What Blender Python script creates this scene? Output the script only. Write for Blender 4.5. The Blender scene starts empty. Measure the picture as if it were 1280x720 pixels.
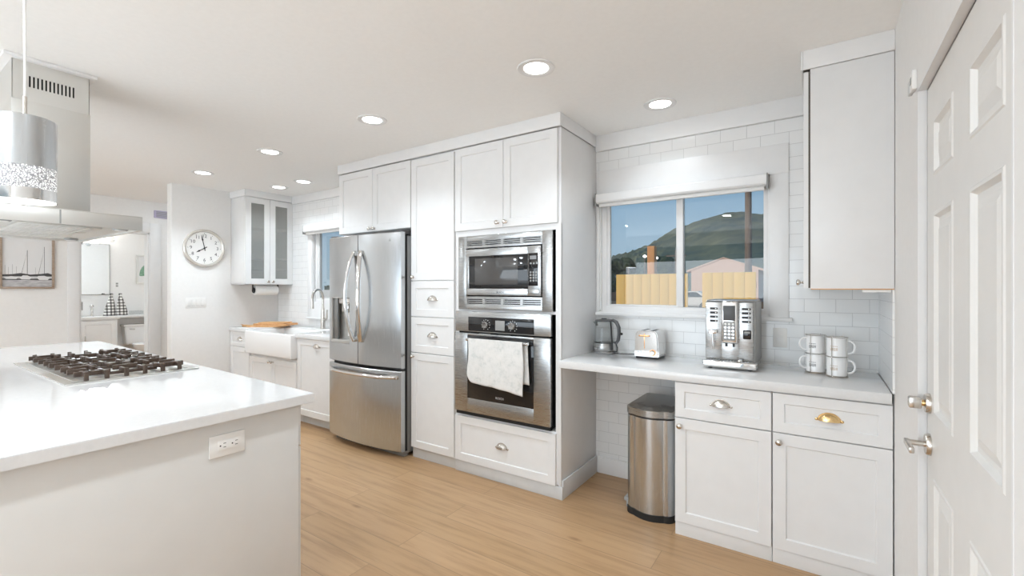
import bpy, bmesh, math, random
from mathutils import Matrix, Vector
random.seed(7)
SC = bpy.context.scene
COL = SC.collection
PI = math.pi

# ------------------------------------------------------------------ camera
cam_d = bpy.data.cameras.new('camera')
cam_d.sensor_width = 36.0
cam_d.lens = 36.0 * 572.0 / 1280.0
cam_d.clip_start = 0.02
cam_d.clip_end = 2000
cam = bpy.data.objects.new('camera', cam_d)
COL.objects.link(cam)
cam.location = (0, 0, 1.40)
cam.rotation_euler = (PI / 2, 0, math.atan(386 / 572.0))
SC.camera = cam

# ------------------------------------------------------------------ view, world, sun, large lights
SC.view_settings.view_transform = 'Standard'
SC.view_settings.look = 'None'
SC.view_settings.exposure = 0.03
SC.view_settings.gamma = 1.0
SC.view_settings.use_curve_mapping = False
SC.cycles.max_bounces = 12
SC.cycles.diffuse_bounces = 7
SC.cycles.glossy_bounces = 6
SC.cycles.transmission_bounces = 8
SC.cycles.transparent_max_bounces = 12
SC.cycles.sample_clamp_indirect = 6.0
SC.cycles.use_denoising = True

world = bpy.data.worlds.new('world')
SC.world = world
world.use_nodes = True
wn = world.node_tree
wn.nodes.clear()
w_out = wn.nodes.new('ShaderNodeOutputWorld')
w_bg = wn.nodes.new('ShaderNodeBackground')
w_tc = wn.nodes.new('ShaderNodeTexCoord')
w_sep = wn.nodes.new('ShaderNodeSeparateXYZ')
w_rmp = wn.nodes.new('ShaderNodeValToRGB')
wn.links.new(w_tc.outputs['Generated'], w_sep.inputs[0])
wn.links.new(w_sep.outputs['Z'], w_rmp.inputs[0])
wn.links.new(w_rmp.outputs[0], w_bg.inputs[0])
wn.links.new(w_bg.outputs[0], w_out.inputs[0])
cr = w_rmp.color_ramp
cr.elements[0].position = 0.0
cr.elements[0].color = (0.56, 0.74, 0.88, 1)
cr.elements[1].position = 0.5
cr.elements[1].color = (0.19, 0.36, 0.62, 1)
e = cr.elements.new(0.16)
e.color = (0.40, 0.62, 0.84, 1)
w_bg.inputs[1].default_value = 0.72

sun_d = bpy.data.lights.new('sun', 'SUN')
sun_d.energy = 2.3
sun_d.angle = 0.03
sun_d.color = (1.0, 0.83, 0.62)
sun = bpy.data.objects.new('sun', sun_d)
COL.objects.link(sun)
sun.rotation_euler = Vector((0.55, 0.75, -0.42)).to_track_quat('-Z', 'Y').to_euler()


def area(name, loc, size, energy, color, direction, size_y=None, disk=False, spread=None):
    d = bpy.data.lights.new(name, 'AREA')
    d.energy = energy
    d.color = color
    d.shape = 'DISK' if disk else ('RECTANGLE' if size_y else 'SQUARE')
    d.size = size
    if size_y:
        d.size_y = size_y
    if spread:
        d.spread = spread
    o = bpy.data.objects.new(name, d)
    COL.objects.link(o)
    o.location = loc
    o.rotation_euler = Vector(direction).to_track_quat('-Z', 'Y').to_euler()
    return o


# large fill light added behind the camera, in an opening made for it
area('rear_fill_light', (-3.0, -3.45, 1.15), 5.2, 165, (0.83, 0.92, 1.0), (-0.12, 1, 0.72), size_y=2.1)
LAMP_W = 3.0
LAMP_COL = (0.82, 0.92, 1.0)


# ------------------------------------------------------------------ materials
def mat(name, col, rough=0.5, metal=0.0, **kw):
    m = bpy.data.materials.new(name)
    m.use_nodes = True
    b = m.node_tree.nodes['Principled BSDF']
    b.inputs['Base Color'].default_value = (*col, 1)
    b.inputs['Roughness'].default_value = rough
    b.inputs['Metallic'].default_value = metal
    for k, v in kw.items():
        b.inputs[k.replace('_', ' ')].default_value = v
    return m


def nodes(m):
    nt = m.node_tree
    return nt, nt.nodes['Principled BSDF']


def coords(nt, scale=(1, 1, 1), rot=(0, 0, 0), kind='Object'):
    tc = nt.nodes.new('ShaderNodeTexCoord')
    mp = nt.nodes.new('ShaderNodeMapping')
    mp.inputs['Scale'].default_value = scale
    mp.inputs['Rotation'].default_value = rot
    nt.links.new(tc.outputs[kind], mp.inputs[0])
    return mp.outputs[0]


def noise(nt, vec, scale, detail=3, rough=0.5):
    n = nt.nodes.new('ShaderNodeTexNoise')
    n.inputs['Scale'].default_value = scale
    n.inputs['Detail'].default_value = detail
    n.inputs['Roughness'].default_value = rough
    nt.links.new(vec, n.inputs['Vector'])
    return n.outputs[0]


def ramp(nt, fac, stops):
    r = nt.nodes.new('ShaderNodeValToRGB')
    nt.links.new(fac, r.inputs[0])
    el = r.color_ramp.elements
    el[0].position, el[0].color = stops[0][0], (*stops[0][1], 1)
    el[1].position, el[1].color = stops[-1][0], (*stops[-1][1], 1)
    for p, c in stops[1:-1]:
        q = el.new(p)
        q.color = (*c, 1)
    return r.outputs[0]


def bump(nt, b, h, strength, dist=0.002):
    n = nt.nodes.new('ShaderNodeBump')
    n.inputs['Strength'].default_value = strength
    n.inputs['Distance'].default_value = dist
    nt.links.new(h, n.inputs['Height'])
    nt.links.new(n.outputs[0], b.inputs['Normal'])


def noisy(name, c1, c2, scale, rough=0.5, metal=0.0, stretch=(1, 1, 1), bmp=0.0, detail=3, rr=None, **kw):
    m = mat(name, c1, rough, metal, **kw)
    nt, b = nodes(m)
    v = coords(nt, stretch)
    f = noise(nt, v, scale, detail)
    nt.links.new(ramp(nt, f, [(0.3, c1), (0.7, c2)]), b.inputs['Base Color'])
    if rr:
        mr = nt.nodes.new('ShaderNodeMapRange')
        mr.inputs[1].default_value, mr.inputs[2].default_value = 0.3, 0.7
        mr.inputs[3].default_value, mr.inputs[4].default_value = rr
        nt.links.new(f, mr.inputs[0])
        nt.links.new(mr.outputs[0], b.inputs['Roughness'])
    if bmp:
        bump(nt, b, f, bmp)
    return m


M = {}
M['wall'] = noisy('wall_paint', (0.80, 0.79, 0.775), (0.82, 0.81, 0.795), 30, 0.55, bmp=0.03)
M['ceil'] = noisy('ceiling_paint', (0.90, 0.895, 0.88), (0.92, 0.915, 0.90), 40, 0.75, bmp=0.04)
M['white'] = noisy('white_cabinet_paint', (0.75, 0.745, 0.74), (0.77, 0.765, 0.76), 12, 0.33)
M['trimw'] = noisy('white_trim_paint', (0.77, 0.765, 0.76), (0.79, 0.785, 0.78), 12, 0.38)
M['door'] = noisy('door_paint', (0.74, 0.725, 0.70), (0.76, 0.745, 0.72), 14, 0.36)
M['isl'] = noisy('island_paint', (0.70, 0.69, 0.67), (0.72, 0.71, 0.69), 9, 0.42)
M['quartz'] = noisy('white_quartz', (0.71, 0.705, 0.70), (0.74, 0.735, 0.73), 60, 0.06, detail=6)
M['ceramic'] = mat('white_ceramic', (0.84, 0.83, 0.82), 0.12)
M['steel'] = noisy('brushed_steel', (0.43, 0.432, 0.43), (0.47, 0.472, 0.47), 14, 0.26, 1.0, (0.6, 0.6, 60), 0.0, 4, (0.24, 0.32))
M['steelv'] = noisy('brushed_steel_vertical_grain', (0.555, 0.575, 0.59), (0.585, 0.605, 0.62), 14, 0.25, 1.0, (60, 60, 0.6), 0.01, 4, (0.16, 0.28))
M['hood'] = noisy('satin_hood_steel', (0.68, 0.675, 0.65), (0.73, 0.725, 0.70), 3, 0.36, 1.0, (1, 1, 1), 0.0, 4, (0.30, 0.42))
M['chrome'] = mat('polished_chrome', (0.72, 0.71, 0.70), 0.08, 1.0)
M['nickel'] = noisy('brushed_nickel', (0.58, 0.545, 0.50), (0.66, 0.62, 0.57), 40, 0.24, 1.0)
M['brass'] = noisy('warm_brass', (0.72, 0.50, 0.24), (0.80, 0.58, 0.30), 30, 0.22, 1.0)
M['bglass'] = mat('black_glass', (0.012, 0.012, 0.013), 0.04)
M['gglass'] = mat('smoked_window_glass', (0.075, 0.072, 0.07), 0.06)
M['black'] = mat('black_plastic', (0.016, 0.015, 0.015), 0.4)
M['rubber'] = mat('black_rubber', (0.01, 0.01, 0.01), 0.7)
M['dgrey'] = mat('dark_grey_plastic', (0.075, 0.075, 0.078), 0.4)
M['lidm'] = mat('grey_metallic_lid', (0.22, 0.22, 0.215), 0.32, 0.6)
M['niche'] = mat('dispenser_niche_grey', (0.42, 0.40, 0.37), 0.4)
M['mgrey'] = mat('mid_grey_plastic', (0.30, 0.30, 0.29), 0.35)
M['iron'] = noisy('cast_iron', (0.045, 0.028, 0.019), (0.085, 0.055, 0.038), 60, 0.45, bmp=0.1)
M['slot'] = mat('dark_slot', (0.006, 0.005, 0.005), 0.7)
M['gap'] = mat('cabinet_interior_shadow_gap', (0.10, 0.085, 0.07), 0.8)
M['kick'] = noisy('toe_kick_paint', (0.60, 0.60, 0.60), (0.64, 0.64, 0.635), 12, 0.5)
M['plast'] = mat('white_plastic', (0.83, 0.82, 0.80), 0.3)
M['ink'] = mat('grey_ink', (0.06, 0.06, 0.06), 0.6)
M['goldink'] = mat('tan_printed_ink', (0.50, 0.36, 0.24), 0.5)
M['lav'] = mat('lavender_plastic', (0.47, 0.43, 0.58), 0.45)
M['paper'] = noisy('paper_towel', (0.86, 0.85, 0.83), (0.80, 0.79, 0.77), 120, 0.9, bmp=0.2)
M['copperp'] = mat('polished_copper_edge', (0.80, 0.42, 0.20), 0.2, 1.0)
M['mirror'] = mat('mirror_glass', (0.86, 0.87, 0.87), 0.02, 1.0)


def emis(name, col, s, base=(0.9, 0.9, 0.9)):
    m = mat(name, base, 0.4)
    nt, b = nodes(m)
    b.inputs['Emission Color'].default_value = (*col, 1)
    b.inputs['Emission Strength'].default_value = s
    return m


M['glow'] = emis('lamp_diffuser_glow', (1.0, 0.97, 0.93), 9.0)
M['glow2'] = emis('bulb_glow', (1.0, 0.96, 0.90), 14.0)
M['display'] = emis('lit_display', (0.75, 0.8, 0.85), 0.25, (0.1, 0.1, 0.1))


def glassy(name, tint, gloss=0.12, rough=0.0):
    m = bpy.data.materials.new(name)
    m.use_nodes = True
    nt = m.node_tree
    nt.nodes.clear()
    o = nt.nodes.new('ShaderNodeOutputMaterial')
    mx = nt.nodes.new('ShaderNodeMixShader')
    t = nt.nodes.new('ShaderNodeBsdfTransparent')
    g = nt.nodes.new('ShaderNodeBsdfGlossy')
    lw = nt.nodes.new('ShaderNodeLayerWeight')
    mr = nt.nodes.new('ShaderNodeMapRange')
    lw.inputs[0].default_value = 0.35
    mr.inputs[3].default_value = 0.02
    mr.inputs[4].default_value = gloss * 2
    t.inputs[0].default_value = (*tint, 1)
    g.inputs[0].default_value = (1, 1, 1, 1)
    g.inputs[1].default_value = rough
    nt.links.new(lw.outputs['Fresnel'], mr.inputs[0])
    nt.links.new(mr.outputs[0], mx.inputs[0])
    nt.links.new(t.outputs[0], mx.inputs[1])
    nt.links.new(g.outputs[0], mx.inputs[2])
    nt.links.new(mx.outputs[0], o.inputs[0])
    return m


M['glass'] = glassy('clear_glass', (0.96, 0.97, 0.97), 0.1)
M['kglass'] = glassy('kettle_glass', (0.86, 0.87, 0.87), 0.15)


def frosted():
    m = bpy.data.materials.new('milky_cabinet_glass')
    m.use_nodes = True
    nt = m.node_tree
    nt.nodes.clear()
    o = nt.nodes.new('ShaderNodeOutputMaterial')
    t = nt.nodes.new('ShaderNodeBsdfTransparent')
    t.inputs[0].default_value = (0.86, 0.86, 0.85, 1)
    d = nt.nodes.new('ShaderNodeBsdfDiffuse')
    d.inputs[0].default_value = (0.55, 0.55, 0.53, 1)
    g = nt.nodes.new('ShaderNodeBsdfGlossy')
    g.inputs[1].default_value = 0.08
    a = nt.nodes.new('ShaderNodeMixShader')
    a.inputs[0].default_value = 0.30
    b = nt.nodes.new('ShaderNodeMixShader')
    b.inputs[0].default_value = 0.07
    nt.links.new(t.outputs[0], a.inputs[1])
    nt.links.new(d.outputs[0], a.inputs[2])
    nt.links.new(a.outputs[0], b.inputs[1])
    nt.links.new(g.outputs[0], b.inputs[2])
    nt.links.new(b.outputs[0], o.inputs[0])
    return m


M['frost'] = frosted()


def crystal():
    m = mat('crystal_band', (0.85, 0.85, 0.86), 0.15)
    nt, b = nodes(m)
    v = coords(nt)
    vo = nt.nodes.new('ShaderNodeTexVoronoi')
    vo.feature = 'DISTANCE_TO_EDGE'
    vo.inputs['Scale'].default_value = 160
    nt.links.new(v, vo.inputs['Vector'])
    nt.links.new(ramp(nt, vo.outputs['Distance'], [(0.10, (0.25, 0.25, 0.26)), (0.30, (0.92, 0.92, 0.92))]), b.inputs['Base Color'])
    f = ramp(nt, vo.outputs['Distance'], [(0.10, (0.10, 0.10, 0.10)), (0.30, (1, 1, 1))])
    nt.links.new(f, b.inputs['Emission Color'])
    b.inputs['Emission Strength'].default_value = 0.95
    bump(nt, b, vo.outputs['Distance'], 0.6, 0.004)
    return m


M['crystal'] = crystal()


def tile():
    m = mat('white_subway_tile', (0.8, 0.8, 0.79), 0.10)
    nt, b = nodes(m)
    tc = nt.nodes.new('ShaderNodeTexCoord')
    sp = nt.nodes.new('ShaderNodeSeparateXYZ')
    ad = nt.nodes.new('ShaderNodeMath')
    ad.operation = 'ADD'
    cb = nt.nodes.new('ShaderNodeCombineXYZ')
    nt.links.new(tc.outputs['Object'], sp.inputs[0])
    nt.links.new(sp.outputs['X'], ad.inputs[0])
    nt.links.new(sp.outputs['Y'], ad.inputs[1])
    nt.links.new(ad.outputs[0], cb.inputs['X'])
    nt.links.new(sp.outputs['Z'], cb.inputs['Y'])
    br = nt.nodes.new('ShaderNodeTexBrick')
    br.inputs['Scale'].default_value = 1.0
    br.inputs['Brick Width'].default_value = 0.155
    br.inputs['Row Height'].default_value = 0.0785
    br.inputs['Mortar Size'].default_value = 0.0013
    br.inputs['Mortar Smooth'].default_value = 0.15
    br.inputs['Color1'].default_value = (0.78, 0.785, 0.78, 1)
    br.inputs['Color2'].default_value = (0.80, 0.80, 0.795, 1)
    br.inputs['Mortar'].default_value = (0.56, 0.56, 0.555, 1)
    nt.links.new(cb.outputs[0], br.inputs['Vector'])
    nt.links.new(br.outputs['Color'], b.inputs['Base Color'])
    inv = nt.nodes.new('ShaderNodeMath')
    inv.operation = 'SUBTRACT'
    inv.inputs[0].default_value = 1
    nt.links.new(br.outputs['Fac'], inv.inputs[1])
    bump(nt, b, inv.outputs[0], 0.5, 0.002)
    return m


M['tile'] = tile()


def oak_floor():
    m = mat('oak_planks', (0.5, 0.33, 0.19), 0.36)
    nt, b = nodes(m)
    v = coords(nt, (1, 1, 1))
    br = nt.nodes.new('ShaderNodeTexBrick')
    br.offset = 0.37
    br.offset_frequency = 2
    br.inputs['Scale'].default_value = 1.0
    br.inputs['Brick Width'].default_value = 1.9
    br.inputs['Row Height'].default_value = 0.19
    br.inputs['Mortar Size'].default_value = 0.0020
    br.inputs['Mortar Smooth'].default_value = 0.3
    br.inputs['Color1'].default_value = (0, 0, 0, 1)
    br.inputs['Color2'].default_value = (1, 1, 1, 1)
    br.inputs['Mortar'].default_value = (0.5, 0.5, 0.5, 1)
    nt.links.new(v, br.inputs['Vector'])
    plank = ramp(nt, br.outputs['Color'], [(0.0, (0.395, 0.240, 0.122)), (0.35, (0.445, 0.280, 0.145)), (0.7, (0.475, 0.300, 0.160)), (1.0, (0.405, 0.250, 0.130))])
    vg = coords(nt, (0.7, 9, 1))
    # grain shifts from plank to plank
    mixv = nt.nodes.new('ShaderNodeVectorMath')
    mixv.operation = 'MULTIPLY_ADD'
    nt.links.new(br.outputs['Color'], mixv.inputs[0])
    mixv.inputs[1].default_value = (7, 3, 5)
    nt.links.new(vg, mixv.inputs[2])
    g = noise(nt, mixv.outputs[0], 3.0, 8, 0.62)
    grain = ramp(nt, g, [(0.26, (0.72, 0.68, 0.63)), (0.52, (1, 1, 1)), (0.8, (1.09, 1.09, 1.10))])
    mu = nt.nodes.new('ShaderNodeMix')
    mu.data_type = 'RGBA'
    mu.blend_type = 'MULTIPLY'
    mu.inputs[0].default_value = 1.0
    nt.links.new(plank, mu.inputs[6])
    nt.links.new(grain, mu.inputs[7])
    # knots
    vk = coords(nt, (1.1, 3.2, 1))
    vo = nt.nodes.new('ShaderNodeTexVoronoi')
    vo.inputs['Scale'].default_value = 1.25
    nt.links.new(vk, vo.inputs['Vector'])
    kn = ramp(nt, vo.outputs['Distance'], [(0.02, (0.58, 0.50, 0.42)), (0.075, (1, 1, 1))])
    m2 = nt.nodes.new('ShaderNodeMix')
    m2.data_type = 'RGBA'
    m2.blend_type = 'MULTIPLY'
    m2.inputs[0].default_value = 0.8
    nt.links.new(mu.outputs[2], m2.inputs[6])
    nt.links.new(kn, m2.inputs[7])
    m3 = nt.nodes.new('ShaderNodeMix')
    m3.data_type = 'RGBA'
    nt.links.new(br.outputs['Fac'], m3.inputs[0])
    nt.links.new(m2.outputs[2], m3.inputs[6])
    m3.inputs[7].default_value = (0.27, 0.17, 0.09, 1)
    nt.links.new(m3.outputs[2], b.inputs['Base Color'])
    bump(nt, b, g, 0.06, 0.002)
    return m


M['oak'] = oak_floor()
M['boardw'] = noisy('maple_board_wood', (0.72, 0.44, 0.21), (0.58, 0.31, 0.13), 6, 0.45, stretch=(1, 12, 12))
M['boardd'] = noisy('cherry_board_wood', (0.55, 0.27, 0.10), (0.66, 0.36, 0.16), 6, 0.45, stretch=(1, 12, 12))
M['framew'] = noisy('weathered_frame_wood', (0.30, 0.22, 0.16), (0.42, 0.33, 0.26), 14, 0.6, stretch=(1, 1, 8))


def towel_cloth():
    m = mat('printed_white_towel', (0.78, 0.77, 0.75), 0.9)
    nt, b = nodes(m)
    v = coords(nt)
    f = noise(nt, v, 26, 5, 0.65)
    nt.links.new(ramp(nt, f, [(0.36, (0.60, 0.61, 0.59)), (0.44, (0.69, 0.685, 0.665)), (0.6, (0.74, 0.73, 0.71))]), b.inputs['Base Color'])
    bump(nt, b, noise(nt, v, 260, 2), 0.3, 0.001)
    return m


M['towel'] = towel_cloth()


def plaid():
    m = mat('black_white_plaid', (0.7, 0.7, 0.68), 0.9)
    nt, b = nodes(m)
    sp = nt.nodes.new('ShaderNodeSeparateXYZ')
    nt.links.new(coords(nt), sp.inputs[0])

    def stripes(sock, freq):
        a = nt.nodes.new('ShaderNodeMath')
        a.operation = 'MULTIPLY'
        a.inputs[1].default_value = freq
        nt.links.new(sock, a.inputs[0])
        c = nt.nodes.new('ShaderNodeMath')
        c.operation = 'FRACT'
        nt.links.new(a.outputs[0], c.inputs[0])
        d = nt.nodes.new('ShaderNodeMath')
        d.operation = 'LESS_THAN'
        d.inputs[1].default_value = 0.42
        nt.links.new(c.outputs[0], d.inputs[0])
        return d.outputs[0]
    s1, s2 = stripes(sp.outputs['Z'], 19), stripes(sp.outputs['Y'], 19)
    s = nt.nodes.new('ShaderNodeMath')
    s.operation = 'ADD'
    nt.links.new(s1, s.inputs[0])
    nt.links.new(s2, s.inputs[1])
    h = nt.nodes.new('ShaderNodeMath')
    h.operation = 'MULTIPLY'
    h.inputs[1].default_value = 0.5
    nt.links.new(s.outputs[0], h.inputs[0])
    nt.links.new(ramp(nt, h.outputs[0], [(0.0, (0.80, 0.79, 0.76)), (0.5, (0.22, 0.20, 0.19)), (1.0, (0.03, 0.03, 0.03))]), b.inputs['Base Color'])
    return m


M['plaid'] = plaid()
M['hill'] = noisy('dusky_hill_scrub', (0.045, 0.085, 0.080), (0.17, 0.19, 0.115), 0.045, 0.95, detail=10)
M['yard'] = noisy('dry_yard_ground', (0.16, 0.11, 0.07), (0.24, 0.17, 0.10), 0.6, 0.95)
M['reflected'] = noisy('yellow_reflection_board', (0.86, 0.58, 0.17), (0.80, 0.52, 0.14), 3, 0.7, stretch=(4, 4, 0.3))  # colour of the yellow reflections in the window pane, built as panels
M['streak'] = noisy('orange_reflection_streak', (0.62, 0.26, 0.08), (0.70, 0.34, 0.12), 3, 0.6, stretch=(4, 4, 0.3))  # colour of the orange reflection in the pane, also on the panel rails
M['polew'] = noisy('weathered_pole_wood', (0.16, 0.12, 0.10), (0.24, 0.19, 0.16), 4, 0.8, stretch=(4, 4, 0.4))
M['pinkw'] = noisy('pale_pink_stucco', (0.70, 0.50, 0.42), (0.76, 0.56, 0.47), 2, 0.8)
M['broof'] = noisy('blue_grey_roofing', (0.10, 0.13, 0.16), (0.16, 0.19, 0.22), 3, 0.7)
M['bwall'] = noisy('brown_siding', (0.20, 0.12, 0.08), (0.26, 0.16, 0.10), 3, 0.8)
M['leaf'] = noisy('tree_foliage', (0.012, 0.028, 0.016), (0.05, 0.075, 0.03), 3, 0.9)
M['stucco'] = noisy('white_stucco', (0.75, 0.80, 0.85), (0.80, 0.84, 0.88), 5, 0.8)
M['carw'] = mat('white_car_paint', (0.78, 0.76, 0.74), 0.2)
M['canvas'] = noisy('printed_photo_sky', (0.72, 0.72, 0.72), (0.76, 0.76, 0.76), 2, 0.6)
M['canvas2'] = noisy('printed_photo_water', (0.30, 0.29, 0.30), (0.62, 0.61, 0.61), 60, 0.6, stretch=(1, 0.3, 3))
M['leafink'] = noisy('green_leaf_print', (0.10, 0.24, 0.15), (0.28, 0.42, 0.30), 30, 0.7)
M['fridgeside'] = mat('grey_fridge_side', (0.30, 0.30, 0.30), 0.45)

# ------------------------------------------------------------------ geometry helpers
ORG = [Vector((0, 0, 0))]


def at(*p):
    ORG[0] = Vector(p)


class G:
    """collects shapes given in world metres; build() links them as one mesh object relative to the current origin"""

    def __init__(self):
        self.bm = bmesh.new()
        self.mi = 0

    def _add(self, verts, faces, smooth=False):
        vs = [self.bm.verts.new(v) for v in verts]
        for f in faces:
            try:
                fc = self.bm.faces.new([vs[i] for i in f])
                fc.material_index = self.mi
                fc.smooth = smooth
            except ValueError:
                pass
        return vs

    def box(self, x0, x1, y0, y1, z0, z1, bev=0.0, T=None, seg=2):
        t = bmesh.new()
        r = bmesh.ops.create_cube(t, size=1.0)
        S = Matrix.Translation(((x0 + x1) / 2, (y0 + y1) / 2, (z0 + z1) / 2)) @ Matrix.Diagonal((abs(x1 - x0), abs(y1 - y0), abs(z1 - z0), 1))
        bmesh.ops.transform(t, matrix=S, verts=t.verts)
        if bev > 0:
            bmesh.ops.bevel(t, geom=list(t.edges), offset=bev, segments=seg, affect='EDGES', profile=0.5)
        if T is not None:
            bmesh.ops.transform(t, matrix=T, verts=t.verts)
        self.merge(t, bev > 0)
        return self

    def merge(self, t, smooth=False):
        t.verts.index_update()
        vs = [self.bm.verts.new(v.co) for v in t.verts]
        for f in t.faces:
            try:
                n = self.bm.faces.new([vs[v.index] for v in f.verts])
                n.material_index = self.mi
                n.smooth = smooth
            except ValueError:
                pass
        t.free()

    def lathe(self, prof, c=(0, 0, 0), axis=(0, 0, 1), n=28, T=None, cap=True):
        """prof: (radius, height along axis) pairs"""
        q = Vector(axis).to_track_quat('Z', 'Y').to_matrix().to_4x4()
        MT = Matrix.Translation(c) @ q
        if T is not None:
            MT = T @ MT
        vs, fs = [], []
        for r, h in prof:
            for i in range(n):
                a = 2 * PI * i / n
                vs.append(MT @ Vector((r * math.cos(a), r * math.sin(a), h)))
        for k in range(len(prof) - 1):
            for i in range(n):
                j = (i + 1) % n
                fs.append((k * n + i, k * n + j, (k + 1) * n + j, (k + 1) * n + i))
        if cap:
            if prof[0][0] > 1e-6:
                fs.append(tuple(range(n))[::-1])
            if prof[-1][0] > 1e-6:
                fs.append(tuple((len(prof) - 1) * n + i for i in range(n)))
        self._add(vs, fs, True)
        return self

    def cyl(self, p0, p1, r, n=20, r1=None):
        p0, p1 = Vector(p0), Vector(p1)
        L = (p1 - p0).length
        r1 = r if r1 is None else r1
        b = min(r, r1, L / 2) * 0.12
        return self.lathe([(0.0, 0), (r - b, 0), (r, b), (r1, L - b), (r1 - b, L), (0.0, L)], p0, p1 - p0, n, cap=False)

    def tube(self, pts, r, n=10, rs=None, flat=1.0):
        pts = [Vector(p) for p in pts]
        vs, fs = [], []
        up = Vector((0, 0, 1))
        prev = None
        for k, p in enumerate(pts):
            d = (pts[min(k + 1, len(pts) - 1)] - pts[max(k - 1, 0)]).normalized()
            if prev is None:
                a = d.cross(up)
                if a.length < 1e-3:
                    a = d.cross(Vector((1, 0, 0)))
                a.normalize()
            else:
                a = (prev - d * prev.dot(d)).normalized()
            prev = a
            b = d.cross(a)
            rr = rs[k] if rs else r
            for i in range(n):
                t = 2 * PI * i / n
                vs.append(p + a * (rr * math.cos(t)) + b * (rr * flat * math.sin(t)))
        for k in range(len(pts) - 1):
            for i in range(n):
                j = (i + 1) % n
                fs.append((k * n + i, k * n + j, (k + 1) * n + j, (k + 1) * n + i))
        fs.append(tuple(range(n))[::-1])
        fs.append(tuple((len(pts) - 1) * n + i for i in range(n)))
        self._add(vs, fs, True)
        return self

    def prism(self, poly, w0, w1, T, smooth=False):
        """poly in local u, v; extruded along w from w0 to w1, placed by T"""
        n = len(poly)
        vs = [T @ Vector((u, v, w0)) for u, v in poly] + [T @ Vector((u, v, w1)) for u, v in poly]
        fs = [tuple(range(n))[::-1], tuple(range(n, 2 * n))]
        v = self._add(vs, fs, False)
        for i in range(n):
            j = (i + 1) % n
            f = self.bm.faces.new((v[i], v[j], v[n + j], v[n + i]))
            f.material_index = self.mi
            f.smooth = smooth
        return self

    def grid(self, fn, nu, nv, smooth=True):
        vs = [fn(i / nu, j / nv) for j in range(nv + 1) for i in range(nu + 1)]
        fs = [(j * (nu + 1) + i, j * (nu + 1) + i + 1, (j + 1) * (nu + 1) + i + 1, (j + 1) * (nu + 1) + i) for j in range(nv) for i in range(nu)]
        self._add(vs, fs, smooth)
        return self

    def text(self, s, size, T, depth=0.0006, align='CENTER'):
        cu = bpy.data.curves.new('t', 'FONT')
        cu.body = s
        cu.size = size
        cu.align_x = align
        cu.align_y = 'CENTER'
        cu.extrude = depth
        cu.resolution_u = 3
        ob = bpy.data.objects.new('t', cu)
        COL.objects.link(ob)
        dg = bpy.context.evaluated_depsgraph_get()
        me = bpy.data.meshes.new_from_object(ob.evaluated_get(dg))
        t = bmesh.new()
        t.from_mesh(me)
        bmesh.ops.transform(t, matrix=T, verts=t.verts)
        self.merge(t)
        bpy.data.objects.remove(ob)
        bpy.data.curves.remove(cu)
        bpy.data.meshes.remove(me)
        return self

    def shaker(self, T, w, h, t=0.02, fr=0.057, rec=0.008, flat=False):
        """a frame-and-panel front: back at local w=0, face at w=t"""
        b = 0.0015
        if flat:
            self.box(0, w, 0, h, 0, t, 0.0015, T, 1)
            return self
        rects = [((0, 0, w, h), 0), ((0, 0, w, h), t - b), ((b, b, w - b, h - b), t), ((fr, fr, w - fr, h - fr), t), ((fr + 0.005, fr + 0.005, w - fr - 0.005, h - fr - 0.005), t - rec)]
        vs = []
        for (a, c, d, e_), z in rects:
            vs += [T @ Vector(p) for p in ((a, c, z), (d, c, z), (d, e_, z), (a, e_, z))]
        fs = [(3, 2, 1, 0)]
        for k in range(4):
            for i in range(4):
                j = (i + 1) % 4
                fs.append((4 * k + i, 4 * k + j, 4 * k + 4 + j, 4 * k + 4 + i))
        fs.append((16, 17, 18, 19))
        self._add(vs, fs)
        return self

    def build(self, name, material, parent=None, fix=True):
        if fix:
            bmesh.ops.recalc_face_normals(self.bm, faces=self.bm.faces)
        me = bpy.data.meshes.new(name)
        bmesh.ops.translate(self.bm, verts=self.bm.verts, vec=-ORG[0])
        self.bm.to_mesh(me)
        self.bm.free()
        for m in (material if isinstance(material, (list, tuple)) else [material]):
            me.materials.append(m)
        o = bpy.data.objects.new(name, me)
        COL.objects.link(o)
        if parent is not None:
            o.parent = parent
        else:
            o.location = ORG[0]
        if any(p.use_smooth for p in me.polygons):
            try:
                me.set_sharp_from_angle(angle=math.radians(38))
            except Exception:
                pass
        return o


def T_face(facing, x, y, z):
    """local u to the viewer's right, v up, w outwards from the face"""
    ax = {'-Y': ((1, 0, 0), (0, -1, 0)), '+X': ((0, 1, 0), (1, 0, 0)), '-X': ((0, -1, 0), (-1, 0, 0)), '+Y': ((-1, 0, 0), (0, 1, 0)), '+Z': ((1, 0, 0), (0, 0, 1))}[facing]
    u, w = Vector(ax[0]), Vector(ax[1])
    v = Vector((0, 0, 1)) if facing != '+Z' else Vector((0, 1, 0))
    m = Matrix.Identity(4)
    for i in range(3):
        m[i][0], m[i][1], m[i][2] = u[i], v[i], w[i]
    m[0][3], m[1][3], m[2][3] = x, y, z
    return m


def tagged(o, label, cat, group=None):
    o['label'] = label
    o['category'] = cat
    if group:
        o['group'] = group
    return o


def thing(name, label, cat, loc, group=None):
    at(*loc)
    o = bpy.data.objects.new(name, None)
    o.empty_display_size = 0.1
    COL.objects.link(o)
    o.location = loc
    return tagged(o, label, cat, group)


def structure(name, g, m):
    at(0, 0, 0)
    o = g.build(name, m)
    o['kind'] = 'structure'
    return o


def knob(T, u, v, parent, m=None):
    g = G()
    g.lathe([(0.0, 0), (0.010, 0.0), (0.010, 0.002), (0.0055, 0.006), (0.0055, 0.012), (0.012, 0.017), (0.0155, 0.022), (0.0150, 0.027), (0.010, 0.031), (0.0, 0.032)], (u, v, 0), (0, 0, 1), 20, T, cap=False)
    return g.build('knob', m or M['nickel'], parent)


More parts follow.
